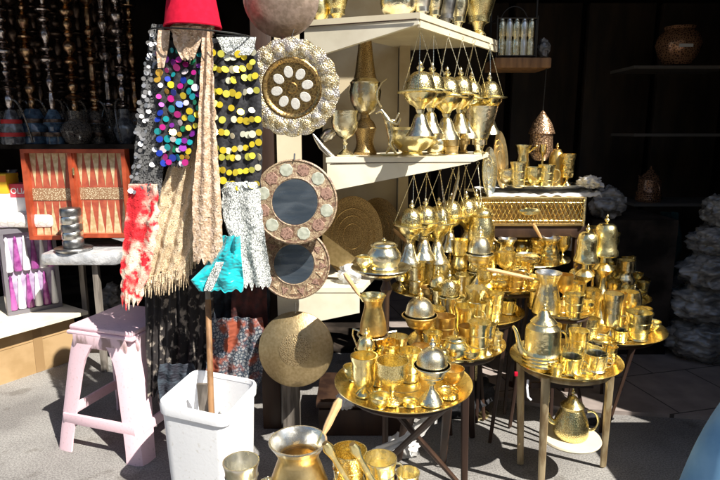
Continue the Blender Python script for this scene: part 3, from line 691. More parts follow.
put('cup', oQ(537, 262), 17, 22, 'brass cup between the bowl and the corner coffee pot under the chest')
put('goblet', oQ(562, 262), 15, 26, 'slim goblet at the right rim of the tray under the chest')
put('jar', oQ(521, 256), 22, 22, 'round lidded jar at the back of the tray under the chest')
put('mill', V(cS3.x - .04, cS3.y, cS3.z + .001), 18, 34, 'narrow waisted mill just right of the openwork chest')
put('goblet', V(cS3.x + .05, cS3.y + .01, cS3.z + .001), 17, 28, 'brass goblet just right of the two tall belled burners')
crumple('plastic_bag', on(505, 250, cQ.z), (.11, .05, .035), 'plastic_wrap', 'clear plastic wrap bunched under the openwork chest', 'plastic bag', seed=41, amp=.4)
crumple('plastic_bag', on(568, 250, cQ.z), (.06, .04, .05), 'plastic_wrap', 'clear plastic wrap right under the chest corner', 'plastic bag', seed=43, amp=.4)
# more pieces filling the gaps
put('censer', oA(366, 378), 24, 50, 'brass burner behind the straight sided footed cup', lidm='brass')
put('bowl', oA(380, 408), 22, 13, 'low bowl at the very front edge of the large tray')
put('jar', oA(440, 374), 22, 30, 'lidded jar behind the silvery domed burner on the large tray')
put('foot', oA(398, 366), 20, 30, 'footed cup at the very back of the large tray')
put('goblet', oB(486, 354), 18, 30, 'goblet between the tall cup and the tiny cup on the second tray')
put('cup', oB(432, 356), 20, 24, 'short cup right of the round lidded burner')
put('cup', oB(466, 352), 18, 26, 'engraved looking cup behind the shallow bowl on the second tray')
put('censer', oB(448, 331), 22, 60, 'tall burner at the back of the second tray')
put('mug', oB(476, 336), 20, 34, 'mug at the back right of the second tray')
put('goblet', oC(440, 322), 18, 32, 'goblet at the front left of the third tray')
put('censer', oC(476, 304), 22, 56, 'brass burner at the back of the third tray')
put('cup', oC(505, 303), 16, 24, 'cup behind the small tea glass on the third tray')
put('foot', oC(485, 326), 16, 26, 'small footed cup at the front right of the third tray')
put('mug', oJ(515, 293), 18, 20, 'mug at the front rim of the tray below the chest')
put('bowl', oJ(530, 288), 20, 12, 'low bowl at the right of the tray below the chest')
put('goblet', oJ(484, 294), 16, 24, 'goblet left of the low bowl below the chest')
put('censer', oD(572, 320), 20, 60, 'engraved burner left of the two tall belled burners')
put('foot', oD(589, 330), 18, 40, 'footed cup between the feet of the two tall belled burners')
put('mug', oD(614, 325), 20, 32, 'mug behind the tall footed cup on the wide right tray')
put('cup', oD(643, 326), 15, 18, 'cup behind the covered mug at the right')
put('bell', oD(632, 318), 18, 34, 'bell shaped pot at the back of the wide right tray')
put('goblet', oE(600, 302), 16, 34, 'goblet at the left rim of the small right tray')
put('mug', oE(612, 304), 16, 22, 'mug at the front of the small right tray')
put('cup', oE(642, 296), 12, 14, 'tiny cup at the right rim of the small right tray')
put('goblet', oK(626, 280), 13, 22, 'slim goblet on the rearmost tray')
put('bowl', oK(637, 281), 12, 8, 'tiny bowl at the right rim of the rearmost tray')
put('goblet', oH(563, 305), 17, 30, 'goblet behind the waisted coffee pot')
put('cup', oF(551, 350), 18, 26, 'cup just behind the ringed teapot')
put('cup', oF(609, 362), 15, 16, 'small cup at the right rim of the small table')
# front centre group at the bottom edge
zB = .62
cZ = on(320, 500, zB)
t = thing('front_bench', 'low wooden bench at the bottom edge carrying brass coffee pots', 'bench', (cZ.x, cZ.y, 0))
b = MB(); b.box((cZ.x, cZ.y - .02, zB - .012), (.56, .16, .022), bev=.004); b.build('top', 'brass_satin', t, True)
for dx in (-.2, .2):
    b = MB(); b.box((cZ.x + dx, cZ.y - .02, (zB - .023) / 2), (.03, .1, zB - .023)); b.build('leg', 'wood_dark', t, True)
def fb(x, yb): p = at(x, yb, cZ.y); return V(p.x, p.y, zB)
def fput(kind, x, ytop, w, label, dy=0, **kw):
    p = at(x, ytop, cZ.y + dy); loc = V(p.x, p.y, zB); h = (p.z - zB) / mpp(loc) * .95
    return put(kind, loc, w, h, label, **kw)
fput('cup', 241, 461, 36, 'brass cup lined with silver at the bottom edge beside the white bin', m='silver', dy=.0)
fput('cezve', 298, 440, 62, 'big belly brass coffee pot with silver rim and wooden handle, frontmost', rz=0, m='brass_satin', ha=(.42, .25, .85), hl=.075, dy=.0)
fput('mug', 349, 450, 36, 'brass mortar holding two brass pestles at the bottom edge', m='brass', dy=.02, name='mortar', cat='mortar')
fput('mug', 380, 458, 34, 'wide brass cup right of the mortar at the bottom edge', m='brass_pale', dy=.01)
fput('cup', 408, 472, 24, 'small brass cup, rightmost of the front bench', m='brass_pale', dy=.02)
fput('jar', 268, 476, 26, 'low lidded jar between the silver lined cup and the big pot', dy=-.02)
for (x0, y0, x1, y1, lb) in ((325, 443, 356, 495, 'left brass pestle leaning in the mortar'), (352, 444, 380, 495, 'right brass pestle leaning between mortar and cup')):
    p0, p1 = at(x0, y0, cZ.y - .05), at(x1, y1, cZ.y - .03)
    b = MB(); n = 10; b.tube([p0.lerp(p1, i / n) for i in range(n + 1)], [.006, .011, .008, .006, .006, .007, .006, .007, .009, .011, .012], 10)
    tag(b.build('pestle', 'brass', None, org=p1), lb, 'pestle', 'brass pestles on the front bench')
# ------------------------------------------------------------------ shelf unit (cream, three brackets)
t = thing('shelf_unit', 'cream painted wall shelf unit with three tapering bracket shelves', 'shelf', (0, 2.5, 0))
def wedge(pl, pr, z, d0, d1, th=.022):
    """side bracket between plan points pl and pr, deep at pl and thin at pr"""
    pl, pr = Vector((pl[0], pl[1], 0)), Vector((pr[0], pr[1], 0)); e = pr - pl; L = e.length; e.normalize()
    Mx = Matrix(((e.x, -e.y, 0, pl.x), (e.y, e.x, 0, pl.y), (0, 0, 1, 0), (0, 0, 0, 1)))
    b = MB(); b.prism([(0, z - d0), (L, z - d1), (L, z), (0, z)], th, Mx); return b
pa, pb_, pc, pd = at(303, 24, 2.36), at(420, 12, 2.2), at(498, 40, 2.86), None
z1 = pb_.z
P1 = [(pa.x, pa.y), (pb_.x, pb_.y), (.66, 2.88), (.25, 3.05)]
b = MB(); b.slab(P1, z1 - .022, z1); b.build('shelf_board', 'cream_paint', t, True)
wedge((P1[0][0] + .004, P1[0][1] + .004), (P1[1][0] - .004, P1[1][1] + .004), z1 - .0222, .125, .018).build('bracket', 'shelf_paint', t, True)
for Pq, zq in ((P1, z1 - .0235), ):
    b = MB(); b.tube([(Pq[0][0] + .002, Pq[0][1] - .0005, zq), (Pq[1][0] - .012, Pq[1][1] + .0005, zq)], .0022, 5); b.build('seam', 'wood_dark', t, True)
b = MB(); pr = [Vector((P1[1][0], P1[1][1], 0)), Vector((P1[2][0], P1[2][1], 0))]; e = (pr[1] - pr[0]).normalized()
Mx = Matrix(((e.x, -e.y, 0, pr[0].x + .003), (e.y, e.x, 0, pr[0].y + .012), (0, 0, 1, 0), (0, 0, 0, 1)))
b.prism([(0, z1 - .05), ((pr[1] - pr[0]).length, z1 - .05), ((pr[1] - pr[0]).length, z1 - .0222), (0, z1 - .0222)], .014, Mx); b.build('front_rail', 'cream_paint', t, True)
z2 = 1.243
P2 = [(at(326, 163, 2.3).x, 2.3), (at(474, 155, 2.36).x, 2.36), (.66, 2.92), (.1, 3.05)]
b = MB(); b.slab(P2, z2 - .02, z2); b.build('shelf_board', 'shelf_paint', t, True)
wedge((P2[0][0] + .004, P2[0][1] + .003), (P2[1][0] - .01, P2[1][1] + .003), z2 - .0202, .115, .006).build('bracket', 'shelf_paint', t, True)
z3 = at(300, 288, 2.34).z
P3 = [(at(276, 288, 2.34).x, 2.34), (at(362, 290, 2.34).x, 2.34), (.16, 2.9), (-.3, 2.9)]
b = MB(); b.slab(P3, z3 - .02, z3); b.build('shelf_board', 'shelf_paint', t, True)
wedge((P3[0][0] + .004, P3[0][1] + .003), (P3[1][0] - .01, P3[1][1] + .003), z3 - .0202, .165, .09).build('bracket', 'shelf_paint', t, True)
b = MB(); b.tube([(P2[0][0] + .02, P2[0][1] + .0005, z2 - .0215), (P2[1][0] - .06, P2[1][1] + .0005, z2 - .0215)], .0018, 5); b.build('seam', 'wood_dark', t, True)
x0 = at(322, 100, 2.9).x
b = MB(); b.box(((x0 + at(398, 100, 2.9).x) / 2, 2.93, (z1 + .5) / 2 + .24), (at(398, 100, 2.9).x - x0, .02, z1 - .55)); b.build('back_panel', 'panel_beige', t, True)
b = MB(); b.box((at(404, 100, 2.9).x, 2.9, 1.2), (.05, .05, 1.1)); b.build('back_post', 'panel_beige', t, True)
b = MB(); b.box((at(290, 200, 2.42).x, 2.44, (z1 - .15 + .92) / 2 + .1), (.10, .03, z1 - .92)); b.build('front_post', 'cream_paint', t, True)
t = thing('timber_posts', 'weathered grey timber post below the hanging brass bowl', 'post', (at(292, 430, 2.38).x, 2.38, 0))
px_ = at(292, 420, 2.38)
b = MB(); b.box((px_.x, 2.38, .42), (.075, .05, .84), bev=.006); b.build('upright', 'wood_weather', t, True)
t = thing('door_post', 'tall dark brown wooden post between the bin and the grey post', 'post', (at(272, 400, 2.42).x, 2.44, 0))
b = MB(); b.box((at(272, 400, 2.44).x, 2.46, .95), (.085, .06, 1.9), bev=.005); b.build('upright', 'wood_dark', t, True)

# things on the top shelf: only their lower parts are in the frame
def shelf_item(kind, px, Y, z, w, h, label, **kw):
    u = (px - 360) / F_PX; p = Vector((0, Y, z)); p.x = u * mpp(p) * F_PX
    return put(kind, p, w, h, label, **kw)
zt = z1 + .001
shelf_item('jar', 318, 2.5, zt, 24, 44, 'golden lidded jar at the left end of the top shelf')
shelf_item('vase', 337, 2.48, zt, 24, 50, 'pale engraved vase second from left on the top shelf', m='brass_engraved')
shelf_item('bowl', 398, 2.42, zt, 38, 22, 'wide golden bowl on the top shelf above the bracket tip')
for i, (x, Y, w, m) in enumerate(((422, 2.42, 20, 'silver'), (434, 2.50, 20, 'brass_pale'), (446, 2.58, 20, 'silver_dull'), (458, 2.66, 20, 'brass_pale'))):
    shelf_item('vase', x, Y, zt, w, 48, ['first striped silver vase of the row on the top shelf', 'second vase of the top shelf row, golden green', 'third vase of the top shelf row, dull grey', 'fourth vase of the top shelf row, pale gold'][i], m=m)
shelf_item('vase', 478, 2.75, zt, 32, 60, 'big textured golden vase at the right end of the top shelf', m='brass_engraved')
# things on the middle shelf
zm = z2 + .001
shelf_item('goblet', 345, 2.42, zm, 28, 42, 'pale brass goblet at the left of the middle shelf', m='brass_pale')
shelf_item('ewer', 365, 2.56, zm, 32, 116, 'tall ornate brass vase with a globe below its long neck', rz=0)
shelf_item('bowl', 412, 2.50, zm, 50, 26, 'wide polished brass bowl on the middle shelf under the burners')
shelf_item('jar', 436, 2.58, zm, 22, 26, 'small brass jar beside the wide bowl on the middle shelf')
shelf_item('cup', 451, 2.56, zm, 18, 24, 'dull brass beaker on the middle shelf behind the hanging cones', m='brass_satin')
shelf_item('trumpet', 479, 2.62, zm, 34, 44, 'flared trumpet vase at the right end of the middle shelf', m='brass_pale')
shelf_item('vase', 463, 2.75, zm, 20, 40, 'satin brass vase half hidden behind the trumpet vase', m='brass_satin')
# curved horn lying against the goblet
b = MB(); P = [at(x, y, 2.36) for x, y in ((313, 134), (317, 140), (322, 147), (328, 153), (335, 158))]
b.tube(P, [.003, .009, .013, .013, .006], 10); tag(b.build('brass_horn', 'silver', None, org=P[-1]), 'pale leaf shaped brass horn leaning beside the large scalloped plate', 'horn')
# small pale fish-like vessel behind
b = MB(); c0 = at(328, 135, 2.52); b.lathe([(0, -.04), (.02, -.03), (.028, 0), (.018, .03), (.006, .045), (0, .05)], 16, Matrix.Translation(c0) @ Matrix.Rotation(.9, 4, 'Y'))
tag(b.build('powder_flask', 'silver', None, org=c0), 'small silvery flask behind the pale horn on the middle shelf', 'flask')
# gazelle figurine: one skinned body
def skin_obj(name, mat, parent, pts, edges, rad, sub=2):
    me = bpy.data.meshes.new(name); me.from_pydata([tuple(p) for p in pts], edges, []); me.materials.append(MAT[mat])
    o = bpy.data.objects.new(name, me); COL.objects.link(o); o.parent = parent
    md = o.modifiers.new('Skin', 'SKIN'); me.skin_vertices[0].data[0].use_root = True
    for i, r in enumerate(rad): me.skin_vertices[0].data[i].radius = (r, r)
    s_ = o.modifiers.new('Sub', 'SUBSURF'); s_.levels = sub; s_.render_levels = sub; md.use_smooth_shade = True
    return o
gz = Vector((0, 2.46, zm)); gz.x = (388 - 360) / F_PX * mpp(gz) * F_PX; s = mpp(gz)
t = thing('gazelle_figurine', 'small brass gazelle figurine with tall curved horns on the middle shelf', 'figurine', gz)
def g2(x, y, d=0): return Vector(((x - 388) * s, d, (158 - y) * s))
pts = [g2(391, 130), g2(386, 122), g2(383, 117), g2(381, 113), g2(375, 117), g2(394, 138), g2(389, 146, -.012), g2(396, 156, -.014), g2(392, 147, .012), g2(386, 156, .014), g2(388, 124, -.012), g2(397, 128, -.018), g2(400, 121, -.02), g2(388, 123, .012), g2(395, 124, .018), g2(399, 116, .02), g2(398, 140)]
ed = [(0, 1), (1, 2), (2, 3), (3, 4), (0, 5), (5, 6), (6, 7), (5, 8), (8, 9), (1, 10), (10, 11), (11, 12), (1, 13), (13, 14), (14, 15), (5, 16)]
skin_obj('body', 'brass_pale', t, pts, ed, [.019, .016, .009, .012, .005, .018, .009, .006, .009, .006, .008, .006, .004, .008, .006, .004, .003])
for dy in (-.007, .007):
    b = MB(); b.tube([g2(381, 111, dy), g2(377, 104, dy * 2), g2(377, 96, dy * 2.6), g2(381, 88, dy * 3), g2(386, 84, dy * 2.6)], [.005, .0045, .004, .003, .0015], 8); b.build('horn', 'brass_pale', t)
b = MB(); b.box((0.004, 0, .004), (.075, .05, .008), bev=.002); b.build('base', 'brass', t)

# leaning oval platters at the right end of the middle shelf
def oval_plate(c, w, h, tilt, yaw, mat, label, name='platter', cat='platter', rings=3):
    Mx = Matrix.Translation(c) @ Matrix.Rotation(yaw, 4, 'Z') @ Matrix.Rotation(PI / 2 + tilt, 4, 'X') @ Matrix.Diagonal((w, h, 1, 1))
    b = MB(); b.lathe([(0, 0), (.75, 0), (.9, .008), (1, .012), (1, .016), (.9, .013), (.74, .005), (0, .005)], 48, Mx)
    for q in (.3, .5, .68): b.lathe([(q, .0052), (q + .015, .0075), (q + .03, .0052)], 48, Mx)
    return tag(b.build(name, mat, None, org=Vector(c)), label, cat)
oval_plate(at(499, 160, 2.85), .045, .14, -.15, .5, 'brass_satin', 'narrow pale oval platter standing upright right of the middle shelf')
oval_plate(at(488, 172, 2.8), .04, .12, -.1, .3, 'brass_pale', 'tall slim platter standing left of the openwork chest')
# engraved round platters under the middle shelf
oval_plate(at(353, 236, 2.62), .15, .185, -.12, -.35, 'brass_old', 'large round engraved platter leaning under the middle shelf')
oval_plate(at(378, 232, 2.80), .12, .17, -.1, -.3, 'brass_old', 'second engraved platter, partly behind the large one under the shelf')
# beige lace fan
b = MB(); b.prism([(0, 0), (.145, -.11), (.10, -.165), (.02, -.13)], .006, Matrix.Translation(at(322, 233, 2.44)))
tag(b.build('folded_card', 'brass_satin', None, org=at(322, 233, 2.44)), 'tan gold triangular panel in front of the engraved platters', 'panel')
crumple('plastic_bag', at(350, 276, 2.42), (.05, .04, .045), 'plastic_wrap', 'clear crumpled plastic bag below the engraved platters', 'plastic bag', seed=51, amp=.4).location.z = z3 + .002
# ------------------------------------------------------------------ hanging incense burners
def chain(p0, p1, r=.0016):
    n = max(8, int((p1 - p0).length / .006)); return [p0.lerp(p1, i / n) for i in range(n + 1)], [r * (1.25 if i % 2 else .55) for i in range(n + 1)]
def hanging_burner(R=.078, H=.28, label='', loc=(0, 0, 0), group=None):
    """origin = hook point; disc at -H*.?"""
    t = thing('hanging_burner', label, 'incense burner', loc, 0, group)
    zd = -H
    lid = MB(); lid.lathe([(R * .68, zd + .004), (R * .70, zd + .01)] + dome_prof(R * .65, R * .78, 9, zd + .01, .85) + [(0, zd + .01 + R * .78)], 32); lid.build('lid', 'brass_pierced', t)
    e = MB(); e.lathe([(a * R * .17, zd + R * .82 + z * R * .55) for a, z in FIN], 12); e.build('finial', 'brass_pale', t)
    c = MB(); c.lathe([(R * .68, zd + .004), (R, zd + .003), (R * 1.01, zd), (R, zd - .003), (R * .74, zd - .006), (R * .70, zd - .018), (R * .52, zd - .040), (R * .26, zd - .054), (R * .17, zd - .066), (0, zd - .066)], 36); c.build('bowl', 'brass', t)
    f = MB(); f.lathe([(R * .2, zd - .066), (R * .14, zd - .078), (R * .24, zd - .086), (R * .3, zd - .1), (R * .42, zd - .13), (R * .62, zd - .155), (R * .66, zd - .165), (R * .6, zd - .163), (R * .2, zd - .10), (0, zd - .09)], 30); f.build('foot', 'brass_pale', t)
    for k in range(3):
        a = .35 + 2 * PI * k / 3; q, rr = chain(Vector((0, 0, -.012)), Vector((R * .97 * math.cos(a), R * .97 * math.sin(a), zd + .004)))
        h = MB(); h.tube(q, rr, 5); h.build('chain', 'brass_pale', t)
    h = MB(); h.tube([Vector((0, 0, -.012)) + Vector((.007 * math.cos(x), 0, .007 * math.sin(x) + .007)) for x in [i * PI / 6 for i in range(12)]], .0012, 5, closed=True); h.build('ring', 'brass_pale', t)
    return t
hb = None
words = ['first', 'second', 'third', 'fourth', 'fifth', 'last']
ups = ((420.5, 25, 2.24, 90), (434, 29, 2.33, 91), (448, 32, 2.43, 92), (462, 36, 2.53, 93), (474, 39, 2.62, 94), (490, 43, 2.73, 96))
for i, (x, y, Y, yd) in enumerate(ups):
    p = at(x, y + 1, Y); s = mpp(p); 
    L = 'domed hanging incense burner, %s from the left under the top shelf' % words[i]
    if i == 5: L = 'domed hanging incense burner at the far right under the top shelf'
    if hb is None: o = hb = hanging_burner(.086, .238, L, p, 'burners hanging from the top shelf')
    else: o = copy_tree(hb); o.location = p; o['label'] = L
    o.rotation_euler = (random.uniform(-.045, .045), random.uniform(-.045, .045), random.uniform(-.6, .6) if i else 0); k_ = random.uniform(.94, 1.06) if i else 1; o.scale = (k_, k_, random.uniform(.95, 1.05) if i else 1)
hb2 = None
lows = ((414, 172, 2.38, 224), (427, 170, 2.45, 224), (440, 168, 2.52, 222), (453, 167, 2.60, 220), (466, 164, 2.68, 218), (478, 162, 2.78, 218))
words[4] = 'fifth'
for i, (x, y, Y, yd) in enumerate(lows):
    p = at(x, y, Y)
    L = 'hanging incense burner, %s from the left under the middle shelf' % words[i]
    if i == 5: L = 'hanging incense burner at the far right under the middle shelf'
    if hb2 is None: o = hb2 = hanging_burner(.078, .222, L, p, 'burners hanging from the middle shelf')
    else: o = copy_tree(hb2); o.location = p; o['label'] = L
    o.rotation_euler = (random.uniform(-.05, .05), random.uniform(-.05, .05), random.uniform(-.5, .5)); k_ = random.uniform(.92, 1.08); o.scale = (k_, k_, random.uniform(.92, 1.12))

b = MB(); P = [at(x, y, 2.42) for x, y in ((459, 166), (458, 178), (455, 190), (452, 202), (451, 212))]; b.tube(P, [.002, .012, .018, .014, .004], 10, flat=.5)
tag(b.build('brass_leaf', 'brass_pale', None, org=P[0]), 'long pale leaf shaped brass piece hanging among the lower burners', 'leaf ornament')
# ------------------------------------------------------------------ wall plates on the cream post
def face_M(c, tilt=0, yaw=0): return Matrix.Translation(c) @ Matrix.Rotation(yaw, 4, 'Z') @ Matrix.Rotation(PI / 2 + tilt, 4, 'X')   # local +z -> towards camera (-Y)
def medallion(b, M_, r, a, rx, ry, z, mi, n=14, rise=.0025):
    T = M_ @ Matrix.Rotation(a, 4, 'Z') @ Matrix.Translation((r, 0, z)) @ Matrix.Diagonal((rx, ry, 1, 1))
    b.lathe([(1, 0), (.9, rise), (0, rise * 1.1)], n, T, mi)
# large scalloped plate
c = at(292, 88, 2.13); R = 47.5 * mpp(c); t = thing('scalloped_plate', 'large scalloped inlaid plate hanging left of the top shelf', 'plate', c)
Mx = face_M(c, .05)
sc = lambda a, r, z: 1 + (.04 * abs(math.sin(a * 9)) - .022) * max(0, (r / R - .78) / .22)
b = MB(); b.lathe([(0, -.004), (R * .6, -.004), (R, .006), (R, .010), (R * .90, .012), (R * .74, .010), (R * .60, .004)], 144, Mx, 0, sc); b.build('rim', 'plate_relief', t, True)
b = MB()
for k in range(18): medallion(b, Mx, R * .80, k * PI / 9 + .17, R * .125, R * .115, .0112, 0, 16, .0015)
b.build('petal_border', ['plate_relief'], t, True)
b = MB(); b.lathe([(R * .64, .004), (R * .60, .010), (R * .55, .008), (R * .52, .002), (0, .002)], 72, Mx); b.build('well', 'plate_gold', t, True)
b = MB()
for k in range(8): medallion(b, Mx, R * .33, k * PI / 4 + .2, R * .125, R * .098, .0025, 0)
b.build('rosette', 'plate_white', t, True)
b = MB(); b.lathe([(R * .12, .0022), (R * .1, .006), (0, .007)], 24, Mx); b.build('centre_boss', 'plate_gold', t, True)
b = MB(); b.tube([c + Vector((0, .0, R * .98)), c + Vector((.01, .02, R * 1.2))], .0012, 5); b.build('hook', 'wire', t, True)
# upper copper tray
c = at(281, -2, 2.22); R = 38 * mpp(c)
t = thing('copper_bowl', 'round hammered copper bowl hanging at the top left of the shelves', 'bowl', c); Mx = face_M(c, .1)
b = MB(); b.lathe([(R * 1.0, .0), (R, .004), (R * .93, .006), (R * .86, .016), (R * .5, .03), (0, .034)], 56, Mx); b.lathe([(R, 0), (R * .9, -.004), (R * .5, .02), (0, .024)], 56, Mx); b.build('body', 'copper_plate', t, True)
b = MB(); b.tube([c + Vector((0, 0, -R)), c + Vector((.004, .01, -R - .06))], .006, 6); b.build('strap', 'cloth_wine', t, True)
# mosaic mirrors
def mosaic(px, py, rp, Y, label, n, gl, alt):
    c = at(px, py, Y); R = rp * mpp(c); t = thing('mosaic_mirror', label, 'mirror', c); Mx = face_M(c, -.10)
    b = MB(); b.lathe([(0, -.012), (R * .97, -.012), (R, -.008), (R, .004), (R * .965, .007), (R * .94, .003), (R * (gl + .05), .003), (R * (gl + .02), .006), (R * gl, .003), (0, .002)], 80, Mx); b.build('frame', 'inlay_brown', t, True)
    b = MB()
    for k in range(n):
        a = 2 * PI * k / n + .26
        if alt: medallion(b, Mx, R * (.5 * (gl + 1.0)), a, R * .16, R * .165, .0032, k % 2, 8 if k % 2 else 6)
        else: medallion(b, Mx, R * (.5 * (gl + 1.0)), a + random.uniform(-.02, .02), R * .15 * (1 if k % 2 else -1), R * .125, .0032, k % 2, 3)
    b.build('inlay', ['inlay_pink', 'inlay_pearl'] if alt else ['inlay_cream', 'inlay_pink'], t, True)
    b = MB(); b.lathe([(R * gl * .99, .0035), (0, .0036)], 48, Mx); b.build('mirror_glass', 'mirror_glass', t, True)
    b = MB(); b.tube([c + Vector((0, .004, R * .98)), c + Vector((0, .02, R * 1.12))], .003, 6); b.build('hook', 'wire_silver', t, True)
mosaic(295, 202, 42.5, 2.12, 'larger mosaic framed round mirror with pink and pearl medallions', 12, .54, True)
mosaic(294, 264, 36, 2.2, 'smaller round mirror with carved triangle frame, below the larger one', 20, .56, False)
# brass bowl
c = at(296, 349, 2.22); R = 37.5 * mpp(c)
t = thing('hanging_bowl', 'round satin brass bowl hanging upside facing the street, above the coffee pots', 'bowl', c); Mx = face_M(c, -.28)
b = MB(); b.lathe([(R * .97, -.004), (R, 0), (R * .99, .004), (R * .9, .012), (R * .65, .028), (R * .35, .038), (0, .042)], 64, Mx); b.lathe([(R * .97, -.004), (R * .6, .02), (0, .036)], 64, Mx); b.build('body', 'bowl_satin', t, True)
b = MB(); b.lathe([(R * .42, .0372), (R * .35, .0392), (0, .0432)], 48, Mx); b.build('chased_centre', 'bowl_chased', t, True)
b = MB(); b.tube([c + Vector((0, .01, R * .97)), c + Vector((0, .02, R * 1.25))], .002, 6); b.build('hook', 'wire_silver', t, True)
b = MB(); q0 = c + Vector((.03, -.10, .06)); b.tube([q0, q0 + Vector((.035, -.02, .06))], .004, 6)

# ------------------------------------------------------------------ openwork chest, tray and set
p = at(477, 226, 2.75); p2 = at(584, 226, 2.75); zc0 = p.z; zc1 = at(480, 197, 2.75).z; Wc = p2.x - p.x; Dc = .40
t = thing('openwork_chest', 'rectangular openwork brass chest with lattice sides', 'chest', (p.x + Wc / 2, 2.95, zc0))
cx = p.x + Wc / 2
b = MB(); b.box((cx, 2.95, zc1 - .006), (Wc, Dc, .012), bev=.002); b.box((cx, 2.95, zc0 + .006), (Wc, Dc, .012), bev=.002); b.build('panel', 'brass_satin', t, True)
b = MB(); b.box((cx, 2.95, (zc0 + zc1) / 2), (Wc - .03, Dc - .03, zc1 - zc0 - .026)); b.build('lining', 'brass_old', t, True)
def lattice(b, org, ex, L, z0, z1, n):
    hh = (z1 - z0); q = .017
    for zz in (z0 + q, z1 - q): b.tube([org + ex * 0 + Vector((0, 0, zz)), org + ex * L + Vector((0, 0, zz))], .0022, 6)
    m = int(L / .009)
    for i in range(m):
        for zz, s_ in ((z1 - .003, -1), (z0 + .003, 1)):
            x = (i + .5) * L / m; b.tube([org + ex * (x - .003) + Vector((0, 0, zz)), org + ex * (x + .003) + Vector((0, 0, zz + s_ * .013))], .0019, 5)
    for i in range(n):
        xa, xb = i * L / n, (i + 1) * L / n
        for a_, b_ in (((xa, z0 + q), (xb, z1 - q)), ((xa, z1 - q), (xb, z0 + q)), (((xa + xb) / 2, z0 + q), (xb, (z0 + z1) / 2)), ((xa, (z0 + z1) / 2), ((xa + xb) / 2, z1 - q)), (((xa + xb) / 2, z1 - q), (xb, (z0 + z1) / 2)), ((xa, (z0 + z1) / 2), ((xa + xb) / 2, z0 + q))):
            b.tube([org + ex * a_[0] + Vector((0, 0, a_[1])), org + ex * b_[0] + Vector((0, 0, b_[1]))], .0021, 5)
b = MB(); lattice(b, Vector((cx - Wc / 2 + .006, 2.95 - Dc / 2 - .002, 0)), Vector((1, 0, 0)), Wc - .012, zc0 + .01, zc1 - .01, 12); b.build('front_lattice', 'brass_hammered', t, True)
b = MB(); lattice(b, Vector((cx + Wc / 2 + .002, 2.95 - Dc / 2 + .006, 0)), Vector((0, 1, 0)), Dc - .012, zc0 + .01, zc1 - .01, 9); b.build('side_lattice', 'brass_hammered', t, True)
for sx in (-1, 1):
    b = MB(); b.tube([(cx + sx * (Wc / 2 - .004), 2.95 - Dc / 2 - .002, zc0), (cx + sx * (Wc / 2 - .004), 2.95 - Dc / 2 - .002, zc1)], .007, 8); b.build('corner_post', 'brass_pale', t, True)
b = MB(); b.lathe([(1, 0), (.8, .006), (0, .008)], 24, Matrix.Translation((cx - .01, 2.95 - Dc / 2 - .004, (zc0 + zc1) / 2)) @ Matrix.Rotation(PI / 2, 4, 'X') @ Matrix.Diagonal((.05, .02, 1, 1))); b.build('cartouche', 'brass', t, True)
t = thing('chest_table', 'dark wooden table under the openwork chest', 'table', (cx, 2.95, 0))
b = MB(); b.box((cx, 2.97, zc0 - .03), (Wc + .06, Dc + .02, .058), bev=.004); b.build('top', 'wood_dark', t, True)
for sx in (-1, 1):
    for sy in (-1, 1):
        b = MB(); b.box((cx + sx * (Wc / 2 - .01), 2.97 + sy * (Dc / 2 - .02), (zc0 - .06) / 2), (.04, .04, zc0 - .06)); b.build('leg', 'wood_dark', t, True)
b = MB(); x0_ = at(486, 190, 2.8).x; x1_ = at(600, 190, 2.8).x
b.grid(lambda u, v: Vector((x0_ + (x1_ - x0_) * u + .01 * noise.noise(Vector((u * 5, v * 6, 1))), 2.775 + .33 * v + .008 * noise.noise(Vector((u * 16, 3, 3))), zc1 + .010 + .016 * abs(noise.noise(Vector((u * 9, v * 7, 5)))) + (.03 * max(0, u - .8) * 5 * abs(noise.noise(Vector((u * 20, v * 9, 8))))) - (.012 if v < .02 else 0))), 70, 30, thick=-.003, n=Vector((0, 0, 1)))
tag(b.build('wrapping_sheet', 'plastic_bag_white', None, org=Vector((x0_, 2.9, zc1 + .005)), sharp=180), 'white crinkled wrapping sheet spread on top of the openwork chest', 'sheet')
zo = zc1 + .034
oc = Vector((at(540, 189, 2.88).x, 2.9, zo))
b = MB(); b.lathe([(0, 0), (.8, 0), (.95, .012), (1, .014), (.96, .018), (.8, .004), (0, .004)], 56, Matrix.Translation(oc) @ Matrix.Diagonal((.235, .14, 1, 1)))
tag(b.build('oval_tray', 'silver', None, org=oc), 'silver oval tray on top of the openwork chest', 'tray')
def on2(px, Y, z): p = Vector((0, Y, z)); p.x = (px - 360) / F_PX * mpp(p) * F_PX; return p
gl = ((506, 2.88, 'bowl', 18, 14), (518, 2.84, 'mug', 14, 20), (521, 2.92, 'cezve', 14, 32), (533, 2.84, 'bowl', 15, 16), (546, 2.84, 'mug', 14, 18), (555, 2.9, 'bell', 14, 34), (566, 2.86, 'foot', 12, 26), (541, 2.94, 'candle', 11, 32))
lb = ['small golden bowl at the left end of the silver oval tray', 'brass mug on the silver oval tray, left of the middle', 'slender brass pot rising behind the mug on the silver tray', 'golden cup shaped bowl in the middle of the silver oval tray',
      'brass mug right of the middle on the silver oval tray', 'bell topped brass pot near the right end of the silver tray', 'slim footed cup at the right end of the silver oval tray', 'thin brass candlestick in the middle of the silver tray']
for (x, Y, k, w, h), l in zip(gl, lb):
    kw = dict(ha=(-.6, 0, .5), hl=.03, lip='brass', hm='brass') if k == 'cezve' else {}
    put(k, on2(x, Y - .02, zo + .0055), w * 1.25, h * 1.2, l, **kw)
# crumpled plastic
crumple('plastic_bag', on2(589, 2.86, zo), (.055, .09, .032), 'plastic_bag_white', 'white crumpled plastic wrapping at the right end of the chest', 'plastic bag', seed=3, amp=.4)
